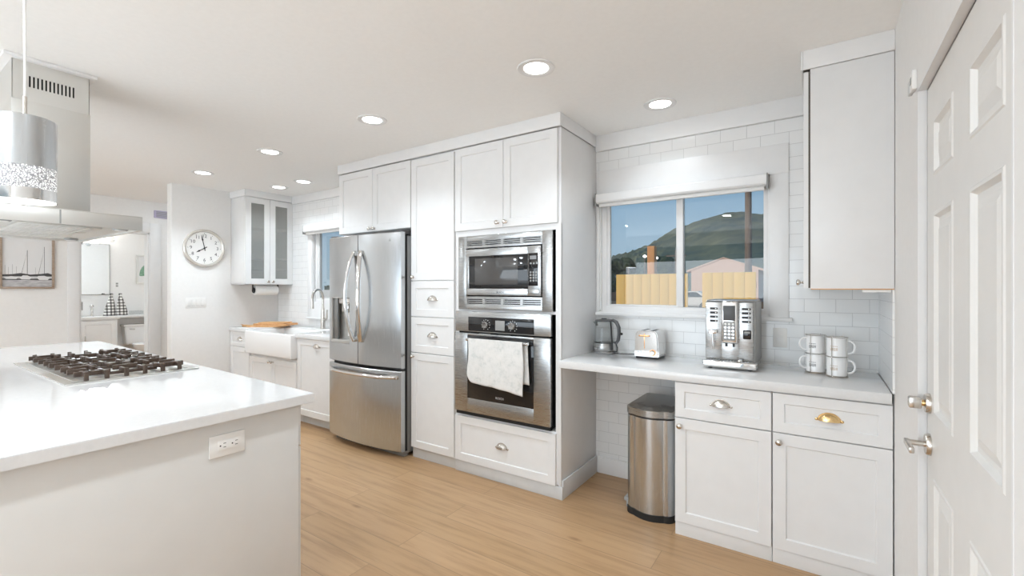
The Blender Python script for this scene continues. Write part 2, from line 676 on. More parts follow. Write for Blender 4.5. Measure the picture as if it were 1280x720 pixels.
def cup_pull(T, u, v, parent, m=None, a=0.045, bh=0.037, c=0.028):
    g = G()
    for sgn, k in ((1, 1.0), (-1, 0.90)):
        g.grid(lambda s, t: T @ Vector((u + a * k * math.cos(PI * s), v + bh * k * math.sin(PI * s) * math.cos(PI / 2 * t) ** 0.8, 0.001 + c * k * math.sin(PI * s) ** 0.7 * math.sin(PI / 2 * t))), 20, 8)
    # backplate rim and the two screw ears
    out = [(u + (a + 0.004) * math.cos(PI * s / 18), v - 0.002 + (bh + 0.005) * math.sin(PI * s / 18)) for s in range(19)]
    g.prism(out, 0, 0.002, T)
    for q in (-1, 1):
        g.lathe([(0.0, 0), (0.007, 0), (0.007, 0.002), (0.004, 0.005), (0, 0.0055)], (u + q * (a + 0.006), v + 0.003, 0), (0, 0, 1), 12, T, cap=False)
    return g.build('cup_pull', m or M['nickel'], parent)


def front(kind, facing, x, y, z, w, h, parent, knob_at=None, pull=False, fr=0.057, material=None, hw=None, flat=False):
    """a door or drawer front whose back lies on the plane at x, y"""
    T = T_face(facing, x, y, z)
    o = G().shaker(T, w, h, fr=fr, flat=flat).build(kind, material or M['white'], parent)
    T2 = T @ Matrix.Translation((0, 0, 0.02))
    if knob_at:
        knob(T2, knob_at[0], knob_at[1], o, hw)
    if pull:
        T3 = T2 if flat else T2 @ Matrix.Translation((0, 0, -0.008))
        cup_pull(T3, w / 2, h / 2 - 0.01, o, hw)
    return o

# ================================================================== STRUCTURE
CEIL = 2.555
YB = 3.26      # kitchen back wall
YF = 2.69      # cabinet carcass fronts
XR = 0.275     # wall with the entry door
XC = -5.90     # wall with the clock
XH = -7.43     # hall wall with the bathroom door

structure('floor', G().box(-11.0, 0.60, -3.6, 4.3, -0.06, 0.0), M['oak'])
structure('ceiling', G().box(-11.0, 0.55, -3.6, 4.3, CEIL, CEIL + 0.12), M['ceil'])

# back wall with its two window openings
W1 = (-1.395, -0.262, 1.225, 2.105)
W2 = (-5.13, -3.90, 1.225, 2.15)
g = G()
xs = [XC - 0.12, W2[0], W2[1], W1[0], W1[1], 0.55]
g.box(xs[0], xs[1], YB, YB + 0.075, 0, CEIL)
g.box(xs[2], xs[3], YB, YB + 0.075, 0, CEIL)
g.box(xs[4], xs[5], YB, YB + 0.075, 0, CEIL)
for w in (W1, W2):
    g.box(w[0], w[1], YB, YB + 0.075, 0, w[2])
    g.box(w[0], w[1], YB, YB + 0.075, w[3], CEIL)
structure('wall_back', g, M['tile'])

# right wall with the doorway
DY0, DY1, DZ = 1.135, 2.075, 2.078
g = G()
g.box(XR, XR + 0.26, -3.6, DY0, 0, CEIL)
g.box(XR, XR + 0.26, DY1, YB, 0, CEIL)
g.box(XR, XR + 0.26, DY0, DY1, DZ, CEIL)
structure('wall_right', g, M['wall'])

structure('wall_left', G().box(XC - 0.12, XC, 2.07, YB, 0, CEIL, 0.004), M['wall'])
g = G()
HD0, HD1, HDZ = 1.66, 2.355, 2.135
g.box(XH - 0.12, XH, -3.6, HD0, 0, CEIL)
g.box(XH - 0.12, XH, HD1, 4.3, 0, CEIL)
g.box(XH - 0.12, XH, HD0, HD1, HDZ, CEIL)
structure('wall_hall', g, M['wall'])
g = G()
g.box(XH, XC - 0.12, YB, YB + 0.075, 0, CEIL)
structure('wall_hall_end', g, M['wall'])
structure('wall_bathroom', G().box(-10.72, -10.6, 1.2, 4.3, 0, CEIL), M['wall'])
structure('wall_bathroom_far', G().box(-10.6, XH - 0.12, 4.18, 4.3, 0, CEIL), M['wall'])
structure('wall_bathroom_near', G().box(-10.6, XH - 0.12, 1.2, 1.32, 0, CEIL), M['wall'])
# rear wall, open for the fill light, and a slab added to block sun
g = G()
g.box(XH, -5.7, -3.6, -3.5, 0, CEIL)
g.box(-0.2, XR, -3.6, -3.5, 0, CEIL)
g.box(-5.7, -0.2, -3.6, -3.5, 2.3, CEIL)
structure('wall_rear', g, M['wall'])
structure('trim_sun_shield', G().box(-8.5, 6.5, -10.5, -3.6, CEIL, CEIL + 0.12), M['wall'])  # added out of view to keep the sun out of the rear opening

# bathroom doorway casing
g = G()
g.box(XH, XH + 0.016, HD0 - 0.105, HD0, 0, HDZ + 0.13, 0.003)
g.box(XH, XH + 0.016, HD1, HD1 + 0.125, 0, HDZ + 0.13, 0.003)
g.box(XH, XH + 0.016, HD0, HD1, HDZ, HDZ + 0.13, 0.003)
g.box(XH - 0.12, XH, HD1 - 0.018, HD1, 0, HDZ)
g.box(XH - 0.12, XH, HD0, HD0 + 0.018, 0, HDZ)
g.box(XH - 0.12, XH, HD0, HD1, HDZ - 0.018, HDZ)
structure('trim_bathroom_door', g, M['trimw'])
g = G()
for zz in (1.98, 1.18):
    g.box(XH - 0.03, XH + 0.004, HD0 + 0.018, HD0 + 0.03, zz - 0.05, zz + 0.05)
structure('trim_bathroom_hinges', g, M['mgrey'])

# flat crown boards
g = G()
g.box(-1.42, -0.05, YB - 0.022, YB, 2.435, CEIL, 0.002)
structure('trim_crown_window', g, M['trimw'])
g = G()
g.box(-3.782, -1.414, YF - 0.030, YF - 0.005, 2.468, CEIL, 0.003)
g.box(-1.42, -1.414, YF - 0.005, YB, 2.468, CEIL, 0.003)
g.box(-3.782, -3.776, YF - 0.005, YB, 2.468, CEIL, 0.003)
structure('trim_crown_tower', g, M['trimw'])
g = G()
g.box(-0.072, XR, 2.642, 2.652, 2.462, CEIL, 0.003)
g.box(-0.082, -0.072, 2.642, YB, 2.462, CEIL, 0.003)
structure('trim_crown_corner', g, M['trimw'])
g = G()
g.box(XC, -5.545, 2.665, 2.68, 2.475, CEIL, 0.003)
g.box(-5.56, -5.545, 2.68, YB, 2.475, CEIL, 0.003)
g.box(-5.545, -3.79, YB - 0.02, YB, 2.455, CEIL, 0.003)
structure('trim_crown_sink', g, M['trimw'])

# tiled return on the door wall above the worktop, with its edge bead
g = G()
g.box(XR - 0.008, XR, 2.66, YB, 0.925, 1.40)
structure('trim_tile_return', g, M['tile'])
structure('baseboard_back', G().box(-1.41, -0.70, YB - 0.016, YB, 0, 0.125, 0.004), M['trimw'])
g = G()
g.box(XH, XH + 0.014, -3.5, HD0 - 0.106, 0, 0.12, 0.004)
structure('baseboard_hall', g, M['trimw'])


# ---- kitchen window over the small appliances
def sliding_window(name, W, split, vz, sill_z, cas_l, cas_r, head_top, valance, nm):
    x0, x1, z0, z1 = W
    g = G()
    y = YB
    # wide flat casing boards around the opening
    g.box(x0 - cas_l, x0, y - 0.010, y, sill_z, head_top, 0.0015)
    g.box(x1, x1 + cas_r, y - 0.010, y, sill_z, z1, 0.0015)
    g.box(x0, x1 + cas_r, y - 0.012, y, z1, head_top, 0.0015)
    g.box(x0 - cas_l, x1 + cas_r + 0.02, y - 0.035, y, sill_z - 0.022, sill_z, 0.003)
    g.box(x0, x1, y - 0.010, y, sill_z, z0)
    # reveals
    g.box(x0, x0 + 0.012, y, y + 0.075, z0, z1)
    g.box(x1 - 0.012, x1, y, y + 0.075, z0, z1)
    g.box(x0, x1, y, y + 0.075, z0 - 0.004, z0 + 0.008)
    g.box(x0, x1, y, y + 0.075, z1 - 0.01, z1)
    # vinyl frame and the two sashes
    yf = y + (0.012 if name == 'window_1' else 0.035)
    f = 0.042
    g.box(x0 + 0.012, x0 + 0.012 + f, yf, yf + 0.06, z0, z1, 0.004)
    g.box(x1 - 0.012 - 0.025, x1 - 0.012, yf, yf + 0.06, z0, z1, 0.004)
    g.box(x0 + 0.05, x1 - 0.035, yf, yf + 0.06, z0, z0 + f, 0.004)
    g.box(x0 + 0.05, x1 - 0.035, yf, yf + 0.06, z1 - f, z1, 0.004)
    g.box(split - 0.024, split + 0.022, yf - 0.004, yf + 0.05, z0 + f, z1 - f, 0.004)
    g.box(x0 + 0.05, x0 + 0.075, yf + 0.008, yf + 0.04, z0 + f, z1 - f, 0.003)
    g.box(x0 + 0.075, split - 0.02, yf + 0.008, yf + 0.04, z0 + f, z0 + f + 0.012, 0.003)
    structure(name, g, M['trimw'])
    g = G()
    g.box(x0 + 0.07, split - 0.02, yf + 0.022, yf + 0.026, z0 + f, z1 - f)
    g.box(split + 0.02, x1 - 0.035, yf + 0.034, yf + 0.038, z0 + f, z1 - f)
    structure(nm, g, M['glass'])


sliding_window('window_1', W1, -0.808, 0, 1.218, 0.022, 0.10, 2.285, True, 'window_1_glass')
structure('trim_window_latch', G().box(-0.836, -0.831, YB + 0.002, YB + 0.010, 1.60, 1.68, 0.001), M['mgrey'])
sliding_window('window_2', W2, -4.35, 0, 1.045, 0.09, 0.0, 2.16, True, 'window_2_glass')


def roller_shade(x0, x1, z0, z1, label):
    t = thing('window_shade', label, 'window shade', ((x0 + x1) / 2, YB - 0.01, z0))
    g = G()
    # slim cassette with a rounded lower lip
    prof = [(0, z1), (0.060, z1), (0.066, z1 - 0.006), (0.066, z0 + 0.040), (0.060, z0 + 0.03), (0.048, z0 + 0.026), (0, z0 + 0.026)]
    Tp = Matrix(((0, 0, 1, 0), (-1, 0, 0, YB - 0.012), (0, 1, 0, 0), (0, 0, 0, 1)))
    g.prism([(a, b_) for a, b_ in prof], x0 + 0.008, x1 - 0.008, Tp)
    g.build('cassette', M['trimw'], t)
    for xe in (x0, x1 - 0.008):
        G().box(xe, xe + 0.008, YB - 0.080, YB - 0.012, z0 + 0.008, z1 + 0.004, 0.002).build('end_bracket', M['mgrey'], t)
    G().box(x0 + 0.02, x1 - 0.02, YB - 0.055, YB - 0.030, z0, z0 + 0.022, 0.006).build('hem_bar', M['plast'], t)
    G().box(x0 + 0.02, x1 - 0.02, YB - 0.046, YB - 0.042, z0 + 0.018, z0 + 0.05).build('shade_fabric', M['paper'], t)
    return t


roller_shade(-1.40, -0.268, 2.005, 2.10, 'white roller shade cassette across the top of the hillside-view window')
roller_shade(-5.215, -3.92, 2.045, 2.15, 'white roller shade cassette above the narrow blue window beside the fridge')

# ---- entry door, six moulded panels
DX = 0.298


def entry_door():
    g = G()
    y0, y1, z0, z1 = 1.145, 2.064, 0.010, 2.068
    T = T_face('-X', DX, y1, z0)
    us = [0.0, 0.112, 0.366, 0.536, 0.790, y1 - y0]
    vs = [0.0, 0.19, 0.785, 0.985, 1.630, 1.745, 1.925, z1 - z0]
    holes = {(1, 1), (3, 1), (1, 3), (3, 3), (1, 5), (3, 5)}
    w = 0.0
    for i in range(5):
        for j in range(7):
            u0, u1, v0, v1 = us[i], us[i + 1], vs[j], vs[j + 1]
            if (i, j) in holes:
                steps = [(0, 0), (0.004, 0.003), (0.012, 0.003), (0.020, -0.009), (0.034, -0.009), (0.060, -0.001)]
                P = []
                for ins, d in steps:
                    P.append([T @ Vector(p) for p in ((u0 + ins, v0 + ins, w + d), (u1 - ins, v0 + ins, w + d), (u1 - ins, v1 - ins, w + d), (u0 + ins, v1 - ins, w + d))])
                vv, ff = [], []
                for q in P:
                    vv += q
                for k in range(len(P) - 1):
                    for a in range(4):
                        b_ = (a + 1) % 4
                        ff.append((4 * k + a, 4 * k + b_, 4 * k + 4 + b_, 4 * k + 4 + a))
                ff.append(tuple(4 * (len(P) - 1) + a for a in range(4)))
                g._add(vv, ff)
            else:
                g._add([T @ Vector(p) for p in ((u0, v0, w), (u1, v0, w), (u1, v1, w), (u0, v1, w))], [(0, 1, 2, 3)])
    bmesh.ops.remove_doubles(g.bm, verts=g.bm.verts, dist=0.0004)
    # edges and back
    W, H = us[-1], vs[-1]
    g.box(0.0, W, 0.0, H, -0.042, -0.0105, 0, T)
    for u0, u1, v0, v1 in ((0, 0.004, 0, H), (W - 0.004, W, 0, H), (0.004, W - 0.004, 0, 0.004), (0.004, W - 0.004, H - 0.004, H)):
        g.box(u0, u1, v0, v1, -0.0105, 0.0, 0, T)
    at(0, 0, 0)
    d = g.build('door_1', M['door'])
    d['kind'] = 'structure'
    # deadbolt
    T0 = T_face('-X', DX, 2.015, 1.02)
    g = G()
    g.lathe([(0, 0), (0.033, 0), (0.033, 0.006), (0.029, 0.014), (0.014, 0.016), (0, 0.016)], (0, 0, 0), (0, 0, 1), 32, T0, cap=False)
    o = g.build('deadbolt_rose', M['nickel'], d)
    G().lathe([(0.0, 0.014), (0.011, 0.015), (0.010, 0.022), (0.0, 0.022)], (0, 0, 0), (0, 0, 1), 20, T0, cap=False).build('deadbolt_neck', M['brass'], o)
    g = G()
    g.box(-0.016, 0.016, -0.018, 0.018, 0.022, 0.055, 0.004, T0)
    g.build('thumb_turn', M['nickel'], o)
    # lever
    T1 = T_face('-X', DX, 2.015, 0.885)
    g = G()
    g.lathe([(0, 0), (0.036, 0), (0.036, 0.006), (0.032, 0.013), (0.016, 0.014), (0, 0.014)], (0, 0, 0), (0, 0, 1), 32, T1, cap=False)
    r = g.build('lever_rose', M['nickel'], d)
    g = G()
    g.cyl(T1 @ Vector((0, 0, 0.012)), T1 @ Vector((0, 0, 0.060)), 0.0095)
    g.box(-0.011, 0.105, -0.0095, 0.0095, 0.052, 0.066, 0.003, T1)
    g.build('door_lever', M['nickel'], r)
    for z in (0.225, 1.078, 1.845):
        g = G()
        for k in range(5):
            g.cyl((DX - 0.010, 1.150, z - 0.0525 + 0.021 * k + 0.0008), (DX - 0.010, 1.150, z - 0.0525 + 0.021 * (k + 1) - 0.0008), 0.0068, 14)
        g.box(DX - 0.006, DX - 0.001, 1.137, 1.180, z - 0.0525, z + 0.0525, 0.001)
        g.build('hinge', M['nickel'], d)
    # jamb strips around the recess
    g = G()
    g.box(XR - 0.001, DX + 0.05, DY1 - 0.008, DY1 + 0.001, 0, DZ)
    g.box(XR - 0.001, DX + 0.05, DY0 - 0.001, DY0 + 0.008, 0, DZ)
    g.box(XR - 0.001, DX + 0.05, DY0, DY1, DZ - 0.008, DZ + 0.001)
    structure('trim_entry_jamb', g, M['trimw'])
    structure('wall_entry_porch', G().box(DX + 0.12, DX + 0.2, 1.0, 2.2, 0, 2.2), M['wall'])


entry_door()
# small two-piece alarm contact at the head of the entry door
t = thing('contact_sensor', 'small white two-piece alarm contact at the top corner of the entry door', 'sensor', (XR, 2.12, 2.09))
G().box(XR - 0.014, XR, 2.085, 2.135, 2.088, 2.155, 0.003).build('sensor_body', M['plast'], t)
G().box(XR - 0.012, XR, 2.160, 2.195, 2.098, 2.145, 0.002).build('magnet', M['kick'], t)
G().box(XR - 0.0155, XR - 0.013, 2.10, 2.12, 2.11, 2.135, 0.0008).build('cover_seam', M['mgrey'], t)
# lavender vent over the bathroom door
t = thing('wall_vent', 'small lavender framed vent high on the hall wall over the bathroom door', 'vent', (XH + 0.01, 2.5, 2.35))
G().box(XH, XH + 0.02, 2.405, 2.60, 2.345, 2.445, 0.003).build('frame', M['lav'], t)
g = G()
for k in range(5):
    g.box(XH + 0.02, XH + 0.024, 2.425, 2.58, 2.358 + 0.016 * k, 2.366 + 0.016 * k, 0.001)
g.build('louvre', M['mgrey'], t)

# ================================================================== RECESSED LIGHTS
LIGHTS = [
    ((-1.239, 2.062), 'recessed ceiling light nearest the camera, in front of the oven tower'),
    ((-0.836, 2.90), 'recessed ceiling light directly over the worktop by the hillside window'),
    ((-2.553, 2.068), 'recessed ceiling light in front of the fridge and pantry cabinets'),
    ((-3.869, 2.068), 'recessed ceiling light over the aisle, between the fridge one and the clock one'),
    ((-5.133, 2.068), 'recessed ceiling light closest to the wall clock'),
    ((-5.144, 2.852), 'recessed ceiling light beside the glass-door cabinet'),
    ((-4.657, 2.852), 'recessed ceiling light above the farmhouse sink and faucet'),
]
for (x, y), lb in LIGHTS:
    t = thing('recessed_light', lb, 'ceiling light', (x, y, CEIL), 'recessed ceiling lights')
    G().lathe([(0.064, -0.001), (0.072, -0.006), (0.097, -0.005), (0.099, 0.0), (0.064, 0.0)], (x, y, CEIL), (0, 0, 1), 40, cap=False).build('trim_ring', M['trimw'], t)
    G().lathe([(0.0, -0.003), (0.064, -0.003), (0.064, 0.0), (0.0, 0.0)], (x, y, CEIL), (0, 0, 1), 36, cap=False).build('diffuser', M['glow'], t)
    area('lamp_light', (x, y, CEIL - 0.008), 0.12, LAMP_W * (0.55 if x > -1 else 1.9 if x > -3 else 2.4 if x > -4 else 2.8 if y < 2.5 else 1.1), LAMP_COL, (0, 0, -1), disk=True, spread=2.1)
# unseen fill lamps added over the island, hall and bathroom and behind the camera
for x, y in ((-1.239, 0.3), (-2.553, 0.0), (-4.9, 0.3), (-1.239, -1.3), (-3.0, -1.6), (-5.0, -1.6), (-6.7, -0.8), (-0.7, -2.6), (-6.7, 2.7), (-8.6, 2.6)):
    area('lamp_light', (x, y, CEIL - 0.008), 0.12, LAMP_W * (1.3 if (x, y) == (-6.7, 2.7) else 4.0), LAMP_COL, (0, 0, -1), disk=True)

# ================================================================== CABINETS
YK = YB - 0.002   # cabinet backs stand just off the tiles
HN = M['nickel']


def knob_T(facing, x, y, z):
    return T_face(facing, x, y, z)


# --- cabinet above the fridge
t = thing('fridge_top_cabinet', 'white two-door shaker cabinet mounted above the stainless fridge', 'cabinet', (-3.30, 3.0, 1.90))
G().box(-3.775, -2.815, YF, YK, 1.90, 2.468, 0.001).build('body', M['white'], t)
front('door', '-Y', -3.773, YF, 1.902, 0.478, 0.558, t, knob_at=(0.452, 0.024))
front('door', '-Y', -3.291, YF, 1.902, 0.474, 0.558, t, knob_at=(0.024, 0.024))

# --- narrow pantry tower
t = thing('pantry_cabinet', 'tall narrow white pantry tower with two drawers between fridge and ovens', 'cabinet', (-2.575, 3.0, 0))
g = G()
g.box(-2.812, -2.338, YF, YK, 0.09, 2.468, 0.001)
g.build('body', M['white'], t)
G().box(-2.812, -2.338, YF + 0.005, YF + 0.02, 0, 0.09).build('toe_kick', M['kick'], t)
front('door', '-Y', -2.809, YF, 1.462, 0.467, 0.99, t, knob_at=(0.028, -0.001 + 0.03))
front('drawer', '-Y', -2.809, YF, 1.168, 0.467, 0.288, t, pull=True)
front('drawer', '-Y', -2.809, YF, 0.874, 0.467, 0.288, t, pull=True)
front('door', '-Y', -2.809, YF, 0.09, 0.467, 0.778, t, knob_at=(0.028, 0.75))

# --- oven tower
X0, X1 = -2.334, -1.423
t = thing('oven_tower_cabinet', 'tall white cabinet tower housing the microwave and wall oven', 'cabinet', (-1.88, 3.0, 0))
g = G()
g.box(X0, X0 + 0.018, YF, YK, 0.09, 2.468)
g.box(X1 - 0.018, X1, YF, YK, 0.0, 2.468, 0.001)
g.box(X0, X1, YK - 0.01, YK, 0.09, 2.468)
g.box(X0 + 0.018, X1 - 0.018, YF, YK - 0.01, 1.832, 2.468)
g.box(X0 + 0.018, X1 - 0.018, YF, YK - 0.01, 0.09, 0.44)
g.box(X0 + 0.018, X1 - 0.018, YF, YF + 0.5, 1.222, 1.24)
# face frame
g.box(X0, -2.300, YF - 0.002, YF + 0.02, 0.43, 1.832)
g.box(-1.462, X1, YF - 0.002, YF + 0.02, 0.43, 1.832)
g.box(-2.300, -1.462, YF - 0.002, YF + 0.02, 1.79, 1.832)
g.build('body', M['white'], t)
g = G()
g.box(X0, X1 + 0.014, YF - 0.010, YF + 0.005, 0, 0.085, 0.003)
g.box(X1 + 0.001, X1 + 0.0145, YF + 0.006, YB - 0.017, 0, 0.125, 0.003)
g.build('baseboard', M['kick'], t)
front('door', '-Y', X0 + 0.002, YF, 1.834, 0.452, 0.626, t, knob_at=(0.408, 0.036))
front('door', '-Y', X0 + 0.457, YF, 1.834, 0.434, 0.626, t, knob_at=(0.022, 0.036))
front('drawer', '-Y', X0 + 0.002, YF, 0.088, 0.875, 0.342, t, pull=True)

# --- base cabinets at the breakfast counter
for x0, x1, kn, lb, hw in ((-0.688, -0.207, 0.028, 'white base cabinet with drawer next to the steel trash can', None),
                           (-0.205, 0.272, 0.028, 'white base cabinet with a brass drawer pull against the entry wall', M['brass'])):
    t = thing('base_cabinet', lb, 'cabinet', ((x0 + x1) / 2, 3.0, 0), 'base cabinets under the worktop')
    G().box(x0, x1, YF, YK, 0.0, 0.872, 0.001).build('body', M['white'], t)
    G().box(x0, x1, YF - 0.004, YF, 0.0, 0.078, 0.001).build('toe_board', M['white'], t)
    front('drawer', '-Y', x0 + 0.002, YF, 0.672, x1 - x0 - 0.004, 0.196, t, pull=True, hw=hw, fr=0.05)
    front('door', '-Y', x0 + 0.002, YF, 0.080, x1 - x0 - 0.004, 0.586, t, knob_at=(kn, 0.545), hw=M['nickel'])

# --- worktop
at(-0.57, 2.95, 0.875)
g = G()
g.box(-1.4205, XR - 0.010, 2.652, YK, 0.877, 0.925, 0.0025)
tagged(g.build('worktop', M['quartz']), 'long white quartz worktop under the hillside-view window', 'worktop')

# --- wall cabinet by the entry door: its door faces the window side
t = thing('wall_cabinet', 'white wall cabinet hung high by the entry door, seen from its plain side', 'cabinet', (0.11, 2.95, 1.40))
g = G()
g.box(-0.042, XR - 0.002, 2.652, YK, 1.397, 2.462, 0.001)
g.build('body', M['white'], t)
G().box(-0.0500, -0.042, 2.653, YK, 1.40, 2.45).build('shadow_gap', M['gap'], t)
front('door', '-X', -0.0500, YB - 0.01, 1.400, 0.598, 1.052, t, knob_at=(0.572, 0.028))
G().box(-0.040, XR - 0.002, 2.655, 2.663, 1.392, 1.3975, 0.0005).build('bottom_edge_strip', M['boardw'], t)
g = G()
g.box(0.16, 0.262, 2.66, 2.69, 1.380, 1.392, 0.002)
g.build('light_strip', M['plast'], t)

# --- sink run
t = thing('base_cabinet', 'narrow white base cabinet with drawer in the corner under the clock wall', 'cabinet', (-5.67, 3.0, 0), 'base cabinets of the sink run')
G().box(XC + 0.002, -5.447, YF, YK, 0.10, 0.885, 0.001).build('body', M['white'], t)
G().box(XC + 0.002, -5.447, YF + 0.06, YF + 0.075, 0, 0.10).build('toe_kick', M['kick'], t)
front('drawer', '-Y', XC + 0.004, YF, 0.712, 0.447, 0.170, t, pull=True, fr=0.04)
front('door', '-Y', XC + 0.004, YF, 0.105, 0.447, 0.602, t, knob_at=(0.42, 0.57))
t = thing('sink_cabinet', 'white two-door base cabinet beneath the farmhouse sink', 'cabinet', (-4.96, 3.0, 0), 'base cabinets of the sink run')
g = G()
g.box(-5.445, -4.484, YF, YK, 0.10, 0.655, 0.001)
g.build('body', M['white'], t)
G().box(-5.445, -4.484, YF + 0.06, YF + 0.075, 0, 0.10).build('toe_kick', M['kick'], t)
front('door', '-Y', -5.441, YF, 0.105, 0.475, 0.52, t, knob_at=(0.448, 0.49))
front('door', '-Y', -4.962, YF, 0.105, 0.474, 0.52, t, knob_at=(0.026, 0.49))
t = thing('dishwasher', 'panelled white dishwasher front with one cup pull next to the fridge', 'dishwasher', (-4.14, 3.0, 0))
G().box(-4.478, -3.815, YF, YK - 0.04, 0.10, 0.885, 0.001).build('body', M['white'], t)
G().box(-4.478, -3.815, YF + 0.06, YF + 0.075, 0, 0.10).build('toe_kick', M['kick'], t)
o = front('panel', '-Y', -4.474, YF, 0.105, 0.655, 0.778, t, fr=0.06)
cup_pull(T_face('-Y', -4.474, YF - 0.012, 0.105), 0.335, 0.705, o)

at(-4.85, 2.95, 0.885)
g = G()
g.box(XC + 0.002, -5.437, 2.655, YK, 0.887, 0.930, 0.002)
g.box(-4.492, -3.815, 2.655, YK, 0.887, 0.930, 0.002)
g.box(-5.437, -4.492, 3.10, YK, 0.887, 0.930, 0.001)
tagged(g.build('worktop', M['quartz']), 'white worktop around the farmhouse sink', 'worktop')

# farmhouse sink: hollow basin with a thick apron
t = thing('farmhouse_sink', 'white apron-front farmhouse sink set into the far worktop', 'sink', (-4.965, 2.87, 0.66))
g = G()
sx0, sx1, sy0, sy1, sz0, sz1 = -5.433, -4.497, 2.615, 3.096, 0.668, 0.918
g.box(sx0, sx1, sy0, sy0 + 0.035, sz0, sz1, 0.008, seg=3)
g.box(sx0, sx1, sy1 - 0.03, sy1, sz0, sz1, 0.006)
g.box(sx0, sx0 + 0.03, sy0 + 0.02, sy1, sz0, sz1, 0.006)
g.box(sx1 - 0.03, sx1, sy0 + 0.02, sy1, sz0, sz1, 0.006)
g.box(sx0 + 0.01, sx1 - 0.01, sy0 + 0.01, sy1 - 0.01, sz0, sz0 + 0.03, 0.004)
g.build('basin', M['ceramic'], t)
G().lathe([(0, 0.0), (0.045, 0.0), (0.045, 0.003), (0.03, 0.004), (0, 0.001)], (-4.965, 2.86, sz0 + 0.030), (0, 0, 1), 24, cap=False).build('drain', M['steel'], t)

# pull-down faucet
fx, fy = -4.75, 3.15
t = thing('faucet', 'tall brushed gooseneck faucet with side lever behind the farmhouse sink', 'faucet', (fx, fy, 0.93))
g = G()
g.lathe([(0, 0), (0.030, 0), (0.030, 0.005), (0.025, 0.010), (0.024, 0.10), (0.022, 0.14), (0.017, 0.24), (0, 0.24)], (fx, fy, 0.93), (0, 0, 1), 24, cap=False)
g.build('base_body', HN, t)
g = G()
sp = Vector((0.42, -0.91, 0)).normalized()
pts = [Vector((fx, fy, 1.15)), Vector((fx, fy, 1.27))]
R_ = 0.105
c = Vector((fx, fy, 1.275)) + sp * R_
for k in range(15):
    a = PI - k * (PI + 0.15) / 14
    pts.append(c + sp * (R_ * math.cos(a)) + Vector((0, 0, R_ * math.sin(a))))
g.tube(pts, 0.0125, 14)
g.build('gooseneck', HN, t)
end = pts[-1]
g = G()
dv = (pts[-1] - pts[-2]).normalized()
g.lathe([(0, 0), (0.014, 0), (0.016, 0.02), (0.018, 0.085), (0.014, 0.09), (0, 0.09)], end, dv, 20, cap=False)
g.build('spray_head', HN, t)
g = G()
g.cyl((fx, fy, 1.04), (fx + 0.055, fy, 1.04), 0.016)
g.tube([(fx + 0.05, fy, 1.04), (fx + 0.075, fy, 1.06), (fx + 0.085, fy - 0.005, 1.15)], 0.010, 10, rs=[0.014, 0.011, 0.008])
g.build('lever', HN, t)

# cutting boards stacked on the far worktop


def board(name, cx, cy, z, L, W, th, ang, m, label, handle=0.0, group=None, slots=False):
    at(cx, cy, z)
    T = Matrix.Translation((cx, cy, z)) @ Matrix.Rotation(ang, 4, 'Z')
    g = G()
    pts = []
    r = 0.03
    for sx, sy, a0 in ((1, 1, 0), (-1, 1, 90), (-1, -1, 180), (1, -1, 270)):
        if handle and sx == -1:
            if sy == 1:
                pts += [(-L / 2 + 0.03, W / 2), (-L / 2, W / 2 - 0.05), (-L / 2 - 0.02, 0.03), (-L / 2 - handle, 0.022), (-L / 2 - handle - 0.025, 0.0)]
            else:
                pts += [(-L / 2 - handle, -0.022), (-L / 2 - 0.02, -0.03), (-L / 2, -W / 2 + 0.05), (-L / 2 + 0.03, -W / 2)]
            continue
        for k in range(5):
            a = math.radians(a0 + 22.5 * k)
            pts.append((sx * (L / 2 - r) + r * math.cos(a), sy * (W / 2 - r) + r * math.sin(a)))
    g.prism(pts, 0, th, T)
    b_ = g.bm
    bmesh.ops.bevel(b_, geom=[e_ for e_ in b_.edges if abs(e_.verts[0].co.z - e_.verts[1].co.z) < 1e-5], offset=0.003, segments=2, affect='EDGES')
    o = g.build(name, m)
    tagged(o, label, 'cutting board', group)
    if handle:
        g = G()
        loop = [T @ Vector((-L / 2 - handle - 0.01 - 0.05 * math.sin(PI * k / 12), 0.035 * math.sin(2 * PI * k / 12) * 0.8, th + 0.002 + 0.012 * math.sin(PI * k / 12))) for k in range(13)]
        g.tube(loop, 0.003, 6)
        at(cx, cy, z)
        c_ = g.build('hanging_loop', M['boardd'], o)
    return o


board('cutting_board', -5.61, 2.98, 0.930, 0.44, 0.26, 0.018, math.radians(30), M['boardw'], 'pale wooden paddle cutting board with a cord loop, lowest of the stack', handle=0.10)
board('cutting_board', -5.52, 3.02, 0.9485, 0.46, 0.24, 0.022, math.radians(24), M['boardd'], 'darker rectangular wooden cutting board lying on the paddle board')
board('cutting_board', -5.55, 3.03, 0.971, 0.34, 0.20, 0.012, math.radians(31), M['boardw'], 'small thin pale cutting board topmost of the wooden stack')

# glass-door wall cabinet on the clock wall
t = thing('glass_wall_cabinet', 'white wall cabinet with two smoky glass doors beside the clock', 'cabinet', (-5.73, 2.97, 1.44))
gx = -5.575
cy0, cy1 = 2.68, YK
g = G()
g.box(XC + 0.002, gx, cy0, cy0 + 0.018, 1.442, 2.475, 0.001)
g.box(XC + 0.002, gx, cy1 - 0.018, cy1, 1.442, 2.475)
g.box(XC + 0.002, gx, cy0, cy1, 1.442, 1.462)
g.box(XC + 0.002, gx, cy0, cy1, 2.455, 2.475)
g.box(XC + 0.002, XC + 0.012, cy0, cy1, 1.442, 2.475)
g.build('body', M['white'], t)
for z in (1.62, 1.75, 2.12):
    G().box(XC + 0.01, gx - 0.02, cy0 + 0.018, cy1 - 0.018, z, z + 0.018).build('shelf', M['white'], t)


